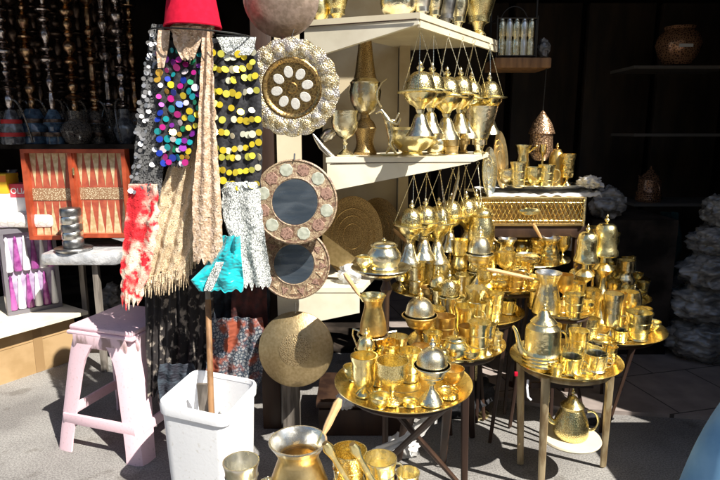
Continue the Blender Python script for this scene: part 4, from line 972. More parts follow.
# pierced lantern hanging by a chain
lt = at(543, 110, 3.0); s = mpp(lt)
t = thing('hanging_lantern', 'dark pierced brass lantern hanging on a chain above the tea set', 'lantern', at(548, 55, 3.0))
Mx = Matrix.Translation((lt.x, 3.0, lt.z))
b = MB(); b.lathe([(r_ * s, -z_ * s) for r_, z_ in ((0, 0), (2, 2), (4, 5), (9, 12), (12, 20), (13, 23), (11, 24), (11.5, 34), (12, 42), (9, 46), (6, 50), (0, 50))], 16, Mx, smooth=False); b.build('body', 'lantern_copper', t, True)
b = MB(); q, rr = chain(at(548, 50, 3.0), lt, .003); b.tube(q, rr, 5); b.build('chain', 'dark_metal', t, True)
# wooden shelf with box of silver tubes, upper right
t = thing('hanging_shelf', 'brown wooden shelf board at the top, right of the cream shelves', 'shelf', at(520, 62, 3.0))
pp = at(522, 57, 3.0); b = MB(); b.box((pp.x, 3.1, pp.z - .03), (.28, .26, .05), bev=.005); b.build('board', 'wood_brown', t, True)
for sx in (-.12, .12):
    b = MB(); b.tube([(pp.x + sx, 3.2, pp.z - .03), (pp.x + sx, 3.2, 2.6)], .006, 6); b.build('hanger', 'dark_metal', t, True)
zz = pp.z - .004
t = thing('burner_rack', 'wire rack packed with silver and brass tubes on the brown shelf', 'rack', (pp.x - .02, 3.08, zz))
for k in range(5):
    b = MB(); x = pp.x - .10 + k * .037; b.lathe([(0, 0), (.018, 0), (.0183, .07), (.015, .09), (.0183, .1), (.018, .16), (.012, .18), (0, .185)], 16, Matrix.Translation((x, 3.03, zz + .01))); b.build('tube', 'silver' if k % 2 else 'brass_pale', t, True)
b = MB()
for a_, b_ in ((-.125, .1), ):
    for z in (.01, .19):
        b.tube([(pp.x - .13, 3.0, zz + z), (pp.x + .07, 3.0, zz + z), (pp.x + .07, 3.14, zz + z), (pp.x - .13, 3.14, zz + z)], .004, 6, closed=True)
for x in (-.13, .07):
    for y in (3.0, 3.14): b.tube([(pp.x + x, y, zz), (pp.x + x, y, zz + .2)], .004, 6)
b.tube(bez((pp.x - .1, 3.07, zz + .19), (pp.x - .08, 3.07, zz + .28), (pp.x + .02, 3.07, zz + .28), (pp.x + .04, 3.07, zz + .19)), .003, 6)
b.build('frame', 'dark_metal', t, True)
crumple('plastic_bag', at(543, 57, 3.08) + Vector((0, 0, 0)), (.03, .03, .05), 'plastic_bag_grey', 'grey plastic tuft hanging at the end of the brown shelf', 'plastic bag', sub=3, seed=9, amp=.4)
# ------------------------------------------------------------------ hanging cloth helper
def strip(rows, Y, folds=3, amp=.008, nu=40, nv=90, jag=0.0, seed=0, thick=.003, edge=0.0):
    rows = sorted(rows)
    def fn(u, v):
        y = rows[0][0] + v * (rows[-1][0] - rows[0][0])
        for r0, r1 in zip(rows, rows[1:]):
            if y <= r1[0] + 1e-6: break
        k = (y - r0[0]) / (r1[0] - r0[0]); k = max(0, min(1, k))
        xl = r0[1] + (r1[1] - r0[1]) * k; xr = r0[2] + (r1[2] - r0[2]) * k
        xl += .5 * edge * noise.noise(Vector((y * .12, seed, 1))); xr += .5 * edge * noise.noise(Vector((y * .12, seed, 7)))
        yy = y + (jag * noise.noise(Vector((u * 9, seed, 3))) * v ** 4 if jag else 0)
        p = at(xl + (xr - xl) * u, yy, Y)
        p.y += .55 * amp * math.sin(u * folds * 2 * PI + seed + v * 3.1 + 1.5 * noise.noise(Vector((v * 4, seed, u)))) + amp * .8 * noise.noise(Vector((u * 3, v * 3, seed))) + amp * .18 * noise.noise(Vector((u * 12, v * 26, seed)))
        return p
    b = MB(); b.grid(fn, nu, nv, thick=thick); return b, fn
def cloth(name, label, cat, rows, Y, mat, **kw):
    b, fn = strip(rows, Y, **kw); org = at((rows[0][1] + rows[0][2]) / 2, rows[0][0], Y)
    o = b.build(name, mat, None, org=org, sharp=80); tag(o, label, cat); return o, fn, org
def cloth_thing(name, label, cat, rows, Y, mat, **kw):
    b, fn = strip(rows, Y, **kw); org = at((rows[0][1] + rows[0][2]) / 2, rows[0][0], Y)
    t = thing(name, label, cat, org); b.build('fabric', mat, t, True, sharp=80); return t, fn, org
_cm = {}
def coin(t, fn, u, v, r, mat, org, nm='coin'):
    key = (mat, nm)
    if key not in _cm:
        b = MB(); b.lathe([(0, .0004), (1, .0004), (1, -.0004), (0, -.0004)], 14, Matrix.Rotation(PI / 2, 4, 'X'), smooth=False)
        _cm[key] = b.mesh(nm, mat)
    o = bpy.data.objects.new(nm, _cm[key]); COL.objects.link(o); o.parent = t
    p = fn(u, v) + Vector((0, -.006 - random.uniform(0, .003), 0)); o.location = p - t.location; o.scale = (r, 1, r)
    o.rotation_euler = (random.uniform(-.6, .4), random.uniform(-.3, .3), random.uniform(-.6, .6)); return o

# rack: pole in the bin, ring and hat
YR = 2.08
pole_b = at(211, 402, 1.93); pole_t = at(197, 22, YR)
t = thing('garment_rack', 'wooden pole standing in the white bin with a wire ring for scarves', 'rack', (pole_b.x, pole_b.y, .03))
mid = at(208, 300, 2.15); pole_t = at(200, 30, 2.16)
b = MB(); b.tube([Vector((pole_b.x, pole_b.y, .035)), pole_b, mid], .0115, 10); b.build('lower_pole', 'wood_brown', t, True)
b = MB(); b.tube([mid, pole_t], .0105, 10); b.build('upper_pole', 'wood_weather', t, True)
rc = at(202, 34, YR)
b = MB(); b.tube([rc + Vector((.175 * math.cos(a), .10 * math.sin(a), -.012 * math.cos(a))) for a in [i * PI / 20 for i in range(40)]], .0025, 6, closed=True)
b.tube([rc + Vector((-.175, 0, .012)), rc + Vector((.175, 0, -.012))], .0035, 6); b.build('wire_ring', 'wire', t, True)
# fez
fz = at(193, 27, YR); s = mpp(fz)
t = thing('fez', 'red felt fez on top of the scarf rack', 'hat', fz)
b = MB(); b.lathe([(28 * s, -.004), (28.5 * s, 0), (27.5 * s, .01), (21 * s, 42 * s), (20 * s, 43.5 * s), (0, 44 * s)], 48); b.lathe([(28 * s, -.004), (26.5 * s, .0), (20 * s, 41 * s), (0, 42 * s)], 48)
b.build('crown', 'red_felt', t); 
b = MB(); b.tube([(0, 0, 44 * s), (0, -.01, 46 * s), (-.03, -.045, 45 * s), (-.05, -.07, 40 * s)], .0016, 5); b.tube([(-.05, -.07, 40 * s), (-.052, -.074, 22 * s)], [.003, .006], 6); b.build('tassel', 'cloth_black', t)
crumple('hat_stand', at(193, 40, YR + .005), (.075, .05, .04), 'lace_cream', 'bunched lace padding under the red fez', 'padding', sub=4, amp=.2, seed=2)

# garments, back to front
cloth('scarf', 'black patterned lace cloth hanging behind the pink stool', 'cloth', [(268, 146, 172), (300, 144, 176), (350, 146, 172), (396, 148, 170)], 2.21, 'cloth_lace_black', folds=4, amp=.014, jag=14, seed=1)
cloth('scarf', 'black lace shawl hanging left of the wooden pole', 'cloth', [(255, 156, 212), (300, 160, 214), (350, 164, 213), (388, 168, 210)], 2.30, 'cloth_lace_black', folds=5, amp=.016, jag=12, seed=4)
cloth('skirt', 'dark slate skirt hanging right of the wooden pole', 'skirt', [(255, 205, 268), (300, 206, 270), (345, 208, 268), (372, 214, 262)], 2.36, 'cloth_slate', folds=5, amp=.02, jag=8, seed=6)
cloth('scarf', 'wine red cloth hanging between the pole and the brass bowl', 'cloth', [(285, 232, 266), (330, 230, 268), (350, 226, 266)], 2.31, 'cloth_wine', folds=3, amp=.012, jag=10, seed=8)
cloth('scarf', 'paisley printed cloth hanging just above the white bin', 'cloth', [(318, 212, 262), (345, 208, 266), (378, 206, 262), (392, 212, 256)], 2.27, 'cloth_paisley', folds=4, amp=.016, jag=8, seed=9)
cloth('scarf', 'blue grey cloth bunched behind the rim of the white bin', 'cloth', [(364, 160, 194), (380, 158, 198), (404, 160, 196)], 2.17, 'cloth_slate', folds=3, amp=.012, jag=5, seed=10)
# front garments
t, fn, org = cloth_thing('sequin_scarf', 'grey mesh scarf with silver sequins, leftmost on the rack', 'scarf', [(24, 152, 163), (60, 146, 168), (110, 139, 168), (160, 133, 164), (196, 127, 160)], 2.070, 'cloth_grey', folds=1, amp=.008, seed=11, edge=2)
for k in range(96): coin(t, fn, random.choice([random.uniform(.0, .4), random.uniform(.02, .98)]), random.uniform(.04, .98), random.uniform(.006, .0095), 'sequin_grey', org, 'sequin')
def fringe(t, rows_l, rows_r, Y, mat, n=46, ln=16):
    b = MB()
    for k in range(n):
        u = (k + random.random() * .8) / n; x = rows_l[0] + (rows_r[0] - rows_l[0]) * u; y = rows_l[1] + (rows_r[1] - rows_l[1]) * u - 6
        L_ = ln * random.uniform(.5, 1.1); dx = random.uniform(-3, 2)
        p = [at(x, y, Y - .01 + random.uniform(0, .02)), at(x + dx * .5, y + L_ * .5, Y - .01 + random.uniform(-.006, .01)), at(x + dx, y + L_, Y + random.uniform(-.01, .01))]
        b.tube(p, [.003, .0028, .001], 5)
    b.build('fringe', mat, t, True)
cloth('lace_scarf', 'red and cream lace scarf below the grey sequin scarf', 'scarf', [(184, 129, 158), (230, 124, 158), (270, 120, 150), (302, 121, 139)], 2.065, 'lace_red', folds=2, amp=.010, jag=26, seed=12, edge=5)
t, fn, org = cloth_thing('fringed_shawl', 'wide beige fringed shawl in the middle of the rack', 'shawl', [(118, 186, 213), (150, 174, 212), (200, 156, 208), (250, 147, 200), (280, 143, 186)], 2.095, 'lace_beige', folds=4, amp=.018, jag=16, seed=13, edge=4)
fringe(t, (144, 284), (188, 272), 2.095, 'lace_beige', 70, 22); fringe(t, (186, 270), (204, 236), 2.095, 'lace_beige', 26, 20)
t, fn, org = cloth_thing('coin_scarf', 'dark scarf with multicoloured coin discs below the fez', 'scarf', [(40, 158, 206), (80, 157, 206), (120, 156, 200), (160, 160, 190), (166, 165, 184)], 2.060, 'cloth_black', folds=3, amp=.008, seed=14, jag=8, edge=3)
cols = ['coin_blue', 'coin_teal', 'coin_green', 'coin_violet', 'coin_magenta', 'coin_amber', 'coin_white', 'coin_teal', 'coin_violet', 'coin_blue', 'coin_magenta', 'coin_gold']
pts_ = []
tries = 0
while len(pts_) < 92 and tries < 4000:
    tries += 1; u, v = random.uniform(.03, .97), random.uniform(.08, .98)
    if all(((u - a) * 46) ** 2 + ((v - b_) * 126) ** 2 > 42 for a, b_ in pts_): pts_.append((u, v))
for u, v in pts_: coin(t, fn, u, v, random.choice((.012, .0105, .009, .013)), random.choice(cols), org)
cloth('lace_ribbon', 'cream lace flap draped over the ring at the left of the fez', 'ribbon', [(30, 158, 170), (50, 156, 168), (68, 158, 164)], 2.040, 'lace_cream', folds=1, amp=.004, seed=15, nv=16)
cloth('lace_ribbon', 'pinkish lace flap draped directly under the fez', 'ribbon', [(26, 172, 205), (44, 174, 200), (60, 182, 193)], 2.035, 'lace_cream', folds=2, amp=.005, seed=16, nv=16, jag=6)
cloth('lace_ribbon', 'long cream lace sash hanging down the middle of the rack', 'sash', [(28, 203, 212), (80, 200, 214), (150, 197, 217), (200, 192, 221), (262, 193, 223)], 2.035, 'lace_cream', folds=2, amp=.008, seed=17, jag=7, edge=3)
t, fn, org = cloth_thing('coin_scarf', 'black scarf with rows of yellow coin discs, right side of the rack', 'scarf', [(38, 208, 254), (60, 209, 258), (110, 211, 262), (160, 214, 262), (188, 216, 260)], 2.065, 'cloth_black', folds=3, amp=.008, seed=18, edge=3)
for k, y in enumerate((52, 64, 78, 90, 104, 118, 130, 143, 156, 168, 180)):
    v = (y - 38) / 150; n = 8 if k % 2 else 9
    for i in range(n):
        u = (i + .6 + .3 * random.random()) / (n + .4)
        if random.random() < .13: continue
        coin(t, fn, min(u, .97), v + (.03 + .015 * math.sin(k * 2.1)) * math.sin(u * PI + .5 * math.sin(k)) + random.uniform(-.012, .012), .0125 * random.uniform(.85, 1.08), random.choices(['coin_gold', 'coin_lime', 'coin_pale'], [5, 3, 2])[0], org)
cloth('satin_wrap', 'turquoise satin wrap at the foot of the rack', 'wrap', [(236, 221, 240), (250, 215, 240), (266, 205, 242), (280, 191, 243), (291, 199, 243)], 2.03, 'turquoise', folds=2, amp=.02, seed=19, jag=3)
cloth('crochet_scarf', 'black and white crochet scarf below the yellow coins', 'scarf', [(182, 221, 258), (215, 222, 262), (245, 232, 266), (268, 240, 270), (287, 244, 271)], 2.055, 'crochet', folds=2, amp=.010, seed=20, jag=8, edge=3)
cloth('satin_wrap', 'small turquoise and white flap on the wire right of the fez', 'wrap', [(37, 216, 256), (50, 222, 254), (55, 228, 250)], 2.052, 'crochet', folds=1, amp=.004, seed=21, nv=10)
cloth('crochet_scarf', 'small white crochet corner over the turquoise wrap', 'scarf', [(262, 216, 224), (280, 207, 217), (291, 204, 212)], 2.005, 'crochet', folds=1, amp=.004, seed=22, nv=12)

# ------------------------------------------------------------------ white bin
A_, B_, C_, D_ = on(156, 404, .44), on(226, 419, .44), on(259, 382, .44), on(195, 370, .44)
cen = (A_ + B_ + C_ + D_) / 4
def rrect(corners, z, k, n=5, r=.15):
    out = []; m = len(corners)
    for i in range(m):
        p = corners[i]; a = corners[i - 1]; b_ = corners[(i + 1) % m]
        p0 = p.lerp(a, r); p1 = p.lerp(b_, r)
        for j in range(n + 1):
            t_ = j / n; q = p0 * (1 - t_) ** 2 + p * 2 * t_ * (1 - t_) + p1 * t_ * t_
            q = cen + (q - cen) * k; q.z = z; out.append(q)
    return out
def loft(loops, mi=0, cap=True):
    b = MB(); vs = [p for l in loops for p in l]; n = len(loops[0]); fs = []
    for i in range(len(loops) - 1):
        for k in range(n): fs.append((i * n + k, i * n + (k + 1) % n, (i + 1) * n + (k + 1) % n, (i + 1) * n + k))
    if cap: fs.append(tuple((len(loops) - 1) * n + k for k in range(n)))
    b.add(vs, fs, mi); return b
cr = [A_, B_, C_, D_]
t = thing('waste_bin', 'square white plastic bin holding the scarf pole', 'bin', (cen.x, cen.y, 0))
b = loft([rrect(cr, 0, .84), rrect(cr, .2, .90), rrect(cr, .425, .96), rrect(cr, .43, .96), rrect(cr, .43, .94), rrect(cr, .2, .88), rrect(cr, .012, .82)])
b.add(rrect(cr, 0.001, .84), [tuple(range(24))]); b.build('body', 'white_plastic', t, True)
b = loft([rrect(cr, .405, .96), rrect(cr, .405, 1.0), rrect(cr, .437, 1.015), rrect(cr, .446, .99), rrect(cr, .446, .95), rrect(cr, .43, .932)], cap=False); b.build('rim', 'white_plastic', t, True)
b = MB(); q = cen.lerp(D_, .35); b.box((q.x, q.y, .235), (.035, .012, .44), Matrix.Rotation(.12, 4, 'X')); tag(b.build('plank', 'wood_weather', None, org=Vector((q.x, q.y, .02))), 'grey plank offcut standing in the white bin', 'plank')
crumple('plastic_bag', Vector((cen.x + .03, cen.y + .03, .03)), (.06, .06, .17), 'plastic_bag_grey', 'dark crumpled bag inside the white bin', 'plastic bag', seed=5, sub=4)

# ------------------------------------------------------------------ pink stool
FL, FR = on(56, 449, 0), on(143, 468, 0); e = (FR - FL); Wd = e.length; e.normalize(); bk = Vector((-e.y, e.x, 0))
if bk.y < 0: bk = -bk
ctr = (FL + FR) / 2 + bk * Wd * .5; HS = .548
t = thing('plastic_stool', 'worn pink plastic stool left of the white bin', 'stool', (ctr.x, ctr.y, 0), math.atan2(e.y, e.x))
w = Wd / 2
b = MB(); b.box((0, 0, HS - .012), (Wd * .71, Wd * .71, .024), bev=.011)
b.box((0, 0, HS - .032), (Wd * .745, Wd * .745, .018), bev=.008)
b.build('seat', 'pink_plastic', t)
def stool_leg(sx, sy):
    b = MB(); top = Vector((sx * w * .72, sy * w * .72, HS - .035)); bot = Vector((sx * w * .97, sy * w * .97, 0))
    n = 8; vs = []; fs = []
    prof = [(-1, 0), (-1, -.35), (-.8, -.85), (-.35, -1), (0, -1), (0, -.86), (-.33, -.86), (-.7, -.73), (-.86, -.33), (-.86, 0)]
    for i in range(n + 1):
        k = i / n; c = top.lerp(bot, k); sz = .105 - .035 * k + (.012 if i == n else 0) + (.05 * (1 - k * 6) if k < .16 else 0)
        for px2, py2 in prof: vs.append((c.x + sx * (-(px2) * -.5 * sz * 1.0 + .0) * -1 * -1, c.y - sy * (py2) * .5 * sz, c.z))
    return top, bot
def leg_mesh(sx, sy):
    b = MB(); top = Vector((sx * w * .72, sy * w * .72, HS - .035)); bot = Vector((sx * w * 1.0, sy * w * 1.0, 0))
    prof = [(1, .0), (1, .6), (.9, .88), (.6, 1), (0, 1), (0, .88), (.56, .88), (.80, .80), (.88, .56), (.88, 0)]   # L section, outer corner at (1,1)
    n = 10; vs = []; fs = []; m = len(prof)
    for i in range(n + 1):
        k = i / n; c = top.lerp(bot, k); sz = .10 - .022 * k
        if k < .3: sz += .06 * (1 - k / .3) ** 2
        if i == n: sz += .004
        for a, d in prof: vs.append((c.x + sx * (a - 1) * sz, c.y + sy * (d - 1) * sz, c.z))
    for i in range(n):
        for k in range(m): fs.append((i * m + k, i * m + (k + 1) % m, (i + 1) * m + (k + 1) % m, (i + 1) * m + k))
    fs.append(tuple(range(m))); fs.append(tuple(n * m + k for k in range(m)))
    b.add(vs, fs); return b
for sx in (-1, 1):
    for sy in (-1, 1): leg_mesh(sx, sy).build('leg', 'pink_plastic', t)
for s_ in (-1, 1):
    b = MB(); b.box((0, s_ * w * .90, .145), (Wd * .82, .014, .045), bev=.003); b.build('stretcher', 'pink_plastic', t)
    b = MB(); b.box((s_ * w * .90, 0, .145), (.014, Wd * .82, .045), bev=.003); b.build('stretcher', 'pink_plastic', t)
    b = MB(); b.box((0, s_ * w * .715, HS - .062), (Wd * .60, .012, .06), bev=.004); b.build('apron', 'pink_worn', t)
    b = MB(); b.box((s_ * w * .715, 0, HS - .062), (.012, Wd * .60, .06), bev=.004); b.build('apron', 'pink_worn', t)

# ------------------------------------------------------------------ left side: platform, display, boxes, table, backgammon
pz = .30
a0, a1 = on(-30, 343, pz), on(88, 311, pz)
t = thing('platform', 'low platform of a white board on a cardboard box at the left', 'platform', (-1.9, 3.1, 0))
ev = (a1 - a0).normalized(); bv = Vector((-ev.y, ev.x, 0))
def quad(p, q, d): return [(p.x, p.y), (q.x, q.y), (q.x + bv.x * d, q.y + bv.y * d), (p.x + bv.x * d, p.y + bv.y * d)]
b = MB(); b.slab(quad(a0, a1, .75), pz - .02, pz); b.build('board', 'shelf_paint', t, True)
i0, i1 = a0 + bv * .07, a1 + bv * .07 - ev * .05
b = MB(); b.slab(quad(i0, i1, .6), 0, pz - .0205); b.build('cardboard_box', 'cardboard', t, True)
b = MB(); q = i0.lerp(i1, .62); b.box((q.x - bv.x * .002, q.y - bv.y * .002, (pz - .02) / 2), (.05, .003, pz - .022), Matrix.Rotation(math.atan2(ev.y, ev.x), 4, 'Z')); b.build('tape', 'brown_tape', t, True)
b = MB(); b.tube([i0 - bv * .001 + Vector((0, 0, -.11)), i1 - bv * .001 + Vector((0, 0, -.11))], .0025, 4); b.build('flap_edge', 'brown_tape', t, True)
# display box with cone flasks
d0, d1 = on(8, 316, pz), on(62, 306, pz); ux = (d1 - d0); Ld = ux.length; ux.normalize(); nv_ = Vector((ux.y, -ux.x, 0))
Hd = .50
t = thing('display_case', 'clear fronted display case of pink and white cones', 'display case', (d0 + d1) / 2)
Mx = Matrix(((ux.x, -ux.y, 0, d0.x), (ux.y, ux.x, 0, d0.y), (0, 0, 1, pz), (0, 0, 0, 1)))
b = MB(); b.box((Ld / 2, .06, Hd / 2), (Ld - .02, .1, Hd - .01), mi=0); b2 = MB(); b2.add(b.v, b.f, 0, False, Mx); b2.build('back', 'display_back', t, True)
b = MB(); 
for c_, d_ in (((Ld / 2, 0, .0125), (Ld, .03, .025)), ((Ld / 2, 0, Hd - .0125), (Ld, .03, .025)), ((.01, 0, Hd / 2), (.02, .028, Hd - .052)), ((Ld - .01, 0, Hd / 2), (.02, .028, Hd - .052))): b.box(c_, d_)
b2 = MB(); b2.add(b.v, b.f, 0, False, Mx); b2.build('frame', 'grey_frame', t, True)
for rw in (0, 1):
    for k in range(6):
        x = Ld * (k + .75) / 6.5; z0 = .03 + rw * .225
        b = MB(); b.lathe([(0, 0), (.02, 0), (.022, .01), (.016, .08), (.008, .17), (.009, .185), (.004, .2), (0, .2)], 14, Mx @ Matrix.Translation((x, .0, z0))); b.build('cone', 'magenta' if (k + rw) % 2 == 0 else 'white_card', t, True)
# padded mat on the case
mz = pz + Hd
mc = (d0 + d1) / 2
t = thing('wrapped_board', 'pale plastic wrapped board lying on the display case', 'board', (mc.x - .1, mc.y + .12, mz))
b = MB(); b.box((mc.x - .12, mc.y + .14, mz + .045), (.62, .40, .085), bev=.03)
b.build('board', 'mat_pale', t, True)
mz += .088
def card(px, Y, w_, h_, mats, label, name, art=None, d_=.12):
    p = on2(px, Y, mz); s = mpp(p); W_, H_ = w_ * s, h_ * s
    t = thing(name, label, 'box', p); b = MB(); b.box((0, 0, H_ / 2), (W_, d_, H_), bev=.001); b.build('carton', mats[0], t)
    return t, W_, H_
YC = mc.y + .08
t, W_, H_ = card(5, YC - .02, 22, 18, ['white_card'], 'white carton under the yellow one at the left edge', 'carton')
zt_ = mz + H_
b = MB(); b.box((0, 0, .055), (W_ * 1.0, .12, .11), bev=.001); ty = thing('carton', 'yellow carton with an orange top band at the left edge', 'box', t.location + Vector((0, 0, H_ + .001))); b.build('carton', 'yellow_card', ty)
b = MB(); b.box((0, -.0615, .085), (W_ * .98, .002, .035)); b.build('printed_band', 'orange_card', ty)
t, W_, H_ = card(32, YC, 31, 14, ['white_card'], 'white carton under the pink one on the wrapped board', 'carton')
tp = thing('carton', 'pink carton printed with an orange fruit on top of the white carton', 'box', t.location + Vector((0, 0, H_ + .001)))
b = MB(); b.box((0, 0, .038), (W_ * .98, .12, .076), bev=.001); b.build('carton', 'pink_card', tp)
b = MB(); b.lathe([(1, 0), (0, .001)], 20, Matrix.Translation((W_ * .22, -.0602, .03)) @ Matrix.Rotation(PI / 2, 4, 'X') @ Matrix.Diagonal((.032, .022, 1, 1))); b.build('fruit_print', 'mango', tp)
# lettering on the pink carton (legible only as OLIA-like strokes)
try:
    cu = bpy.data.curves.new('lettering', 'FONT'); cu.body = 'OLIA'; cu.size = .045; cu.extrude = .0004; cu.offset = .0006
    o = bpy.data.objects.new('lettering', cu); COL.objects.link(o); o.parent = tp; o.location = (-W_ * .42, -.0615, .022); o.rotation_euler = (PI / 2, 0, 0); 
    cu.materials.append(MAT['white_card']); bpy.context.view_layer.update(); me = bpy.data.meshes.new_from_object(o.evaluated_get(bpy.context.evaluated_depsgraph_get()))
    o2 = bpy.data.objects.new('lettering', me); COL.objects.link(o2); o2.parent = tp; o2.location = o.location; o2.rotation_euler = o.rotation_euler; bpy.data.objects.remove(o); o2.name = 'lettering'
except Exception as ex: print(ex)
# table wrapped in foil
tz = .70
e0, e1 = on(40, 253, tz), on(124, 250, tz)
t = thing('foil_table', 'small table covered in crinkled silver foil beside the display case', 'table', ((e0.x + e1.x) / 2, e0.y, 0))
yt = e0.y
b = MB(); b.box(((e0.x + e1.x) / 2, yt + .22, tz - .035), (e1.x - e0.x, .46, .07), bev=.02); b.build('top', 'foil', t, True)
for dx, dy in ((.27, .05), (.02, .4), (.45, .4)):
    b = MB(); b.box((e0.x + dx, yt + dy, (tz - .07) / 2), (.03, .03, tz - .07)); b.build('leg', 'wood_weather', t, True)
# backgammon halves
def bg_half(px0, px1, py0, py1, Y, label_part, t):
    p0, p1 = at(px0, py1, Y), at(px1, py0, Y); W_, H_ = p1.x - p0.x, p1.z - p0.z
    T = Matrix.Translation(p0)
    b = MB(); fw = .022
    b.box((W_ / 2, .03, H_ / 2), (W_, .02, H_))
    for c_, d_ in (((W_ / 2, 0, fw / 2), (W_, .05, fw)), ((W_ / 2, 0, H_ - fw / 2), (W_, .05, fw)), ((fw / 2, 0, H_ / 2), (fw, .05, H_ - 2 * fw - .001)), ((W_ - fw / 2, 0, H_ / 2), (fw, .05, H_ - 2 * fw - .001))): b.box(c_, d_)
    b2 = MB(); b2.add(b.v, b.f, 0, False, T); b2.build('tray', 'backgammon_red', t, True)
    b = MB(); iw = W_ - 2 * fw; ih = H_ - 2 * fw; yy = .0185
    b.add([(fw, yy, fw), (fw + iw, yy, fw), (fw + iw, yy, fw + ih), (fw, yy, fw + ih)], [(0, 1, 2, 3)], 0, False, T)
    for k in range(6):
        x = fw + iw * (k + .5) / 6; hw = iw / 12 * .92
        for z0, z1_ in ((fw, fw + ih * .42), (fw + ih, fw + ih * .58)):
            b.add([(x - hw, yy - .002, z0), (x + hw, yy - .002, z0), (x, yy - .002, z1_)], [(0, 1, 2)], 1, False, T)
    b.add([(fw, yy - .003, fw + ih * .425), (fw + iw, yy - .003, fw + ih * .425), (fw + iw, yy - .003, fw + ih * .575), (fw, yy - .003, fw + ih * .575)], [(0, 1, 2, 3)], 2, False, T)
    b.build('playing_field', ['backgammon_field', 'backgammon_point', 'speckled_inlay'], t, True)
YB = yt + .16
t = thing('backgammon_board', 'open orange red backgammon board standing on the foil table', 'board game', at(78, 235, YB))
bg_half(32, 75.5, 149, 239, YB + .01, '', t); bg_half(77, 126, 149, 237, YB, '', t)
for zf in (.25, .75):
    b = MB(); p0 = at(76.3, 238, YB); p1 = at(76.3, 148, YB); q = p0.lerp(p1, zf); b.tube([q + Vector((0, -.03, -.02)), q + Vector((0, -.03, .02))], .005, 8); b.build('hinge', 'brass', t, True)
# ribbed tin stack
c = on2(74, yt + .07, tz + .001); s = mpp(c)
t = thing('tin_stack', 'stack of ribbed black and silver tins on the foil table', 'tins', c)
for k in range(5):
    b = MB(); b.lathe([(0, 0), (.052, 0), (.055, .006), (.055, .034), (.050, .042), (0, .042)], 24, Matrix.Translation((0, 0, .02 + k * .043))); b.build('tin', 'silver' if k % 2 else 'silver_dull', t)
b = MB(); b.lathe([(0, 0), (.09, 0), (.10, .012), (.095, .018), (0, .018)], 32); b.build('dish', 'silver_dull', t)
# bags under the foil table
crumple('sack', on(108, 322, .0) + Vector((0, .1, 0)), (.10, .1, .14), 'plastic_bag_grey', 'brownish crumpled sack under the foil table', 'sack', seed=12)
crumple('litter', on(5, 378, .0), (.06, .04, .02), 'pink_card', 'scrap of pink cloth on the ground at the left edge', 'scrap', seed=14, sub=3, amp=.5)
# yellow strip at left edge
b = MB(); q = on(-3, 335, pz) ; b.box((q.x + .0, q.y - .03, pz + .22), (.05, .012, .44), bev=.003); tag(b.build('yellow_board', 'yellow_card', None, org=Vector((q.x, q.y, pz))), 'narrow yellow board standing at the left edge', 'board')

# ------------------------------------------------------------------ hookahs in the dark
hz = 1.26
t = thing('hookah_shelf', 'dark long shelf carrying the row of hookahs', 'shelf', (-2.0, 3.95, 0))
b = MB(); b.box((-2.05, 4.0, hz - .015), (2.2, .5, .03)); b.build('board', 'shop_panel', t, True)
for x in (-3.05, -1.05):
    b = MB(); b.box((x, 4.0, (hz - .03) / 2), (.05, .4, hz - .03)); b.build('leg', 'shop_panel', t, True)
def hookah(loc, label, stem, base, H=1.0, bw=.075, style=0):
    t = thing('hookah', label, 'hookah', loc, random.uniform(0, 6), 'hookahs on the dark shelf')
    b = MB()
    if style == 0: pr = [(0, 0), (.95, 0), (1, .04), (.9, .5), (.55, .85), (.4, 1)]
    elif style == 1: pr = [(0, 0), (.6, 0), (.7, .06), (.95, .3), (1, .4), (.8, .6), (.42, .75), (.45, 1)]
    else: pr = [(0, 0), (.8, 0), (.8, .3), (.5, .36), (.55, .5), (.9, .6), (.6, .85), (.35, 1)]
    hb_ = .20 * H; b.lathe([(r_ * bw, z_ * hb_) for r_, z_ in pr], 24); b.build('base', base, t)
    b = MB(); pr = [(.03, hb_)]; z = hb_
    rnd = random.Random(label)
    while z < H * .86:
        k = rnd.choice((.020, .030, .052, .026, .040)); dz = rnd.choice((.03, .06, .10, .045)); nk = rnd.choice((.010, .014, .018))
        pr += [(nk, z + .003)] + [(nk + (k - nk) * math.sin(PI * q_ / 6) ** rnd.choice((.7, 1.6)), z + .003 + dz * q_ / 6) for q_ in range(1, 6)] + [(nk, z + dz + .003), (nk * 1.9, z + dz + .006), (nk, z + dz + .010)]; z += dz + .014
    pr += [(.05, z), (.052, z + .004), (.01, z + .01), (.012, z + .03), (0, z + .03)]
    b.lathe(pr, 18); b.build('stem', stem, t)
    if style != 1:
        b = MB()
        for zz_ in (.22, .6): b.lathe([(bw * 1.01 if zz_ < .5 else bw * .86, hb_ * zz_), (bw * 1.03 if zz_ < .5 else bw * .88, hb_ * (zz_ + .05)), (bw * 1.0 if zz_ < .5 else bw * .84, hb_ * (zz_ + .12))], 24)
        b.build('band', 'red_band' if 'wrapped' in label else 'hookah_dim', t)
    b = MB(); b.lathe([(.012, z + .03), (.018, z + .05), (.034, z + .08), (.034, z + .1), (.02, z + .085), (0, z + .08)], 16); b.build('bowl', 'hookah_black', t)
    b = MB(); b.tube(bez((.02, 0, hb_ + .06), (.09, 0, hb_ + .08), (.085, .05, .1), (.08, .07, .012)), .007, 8); b.build('hose', 'hookah_black', t)
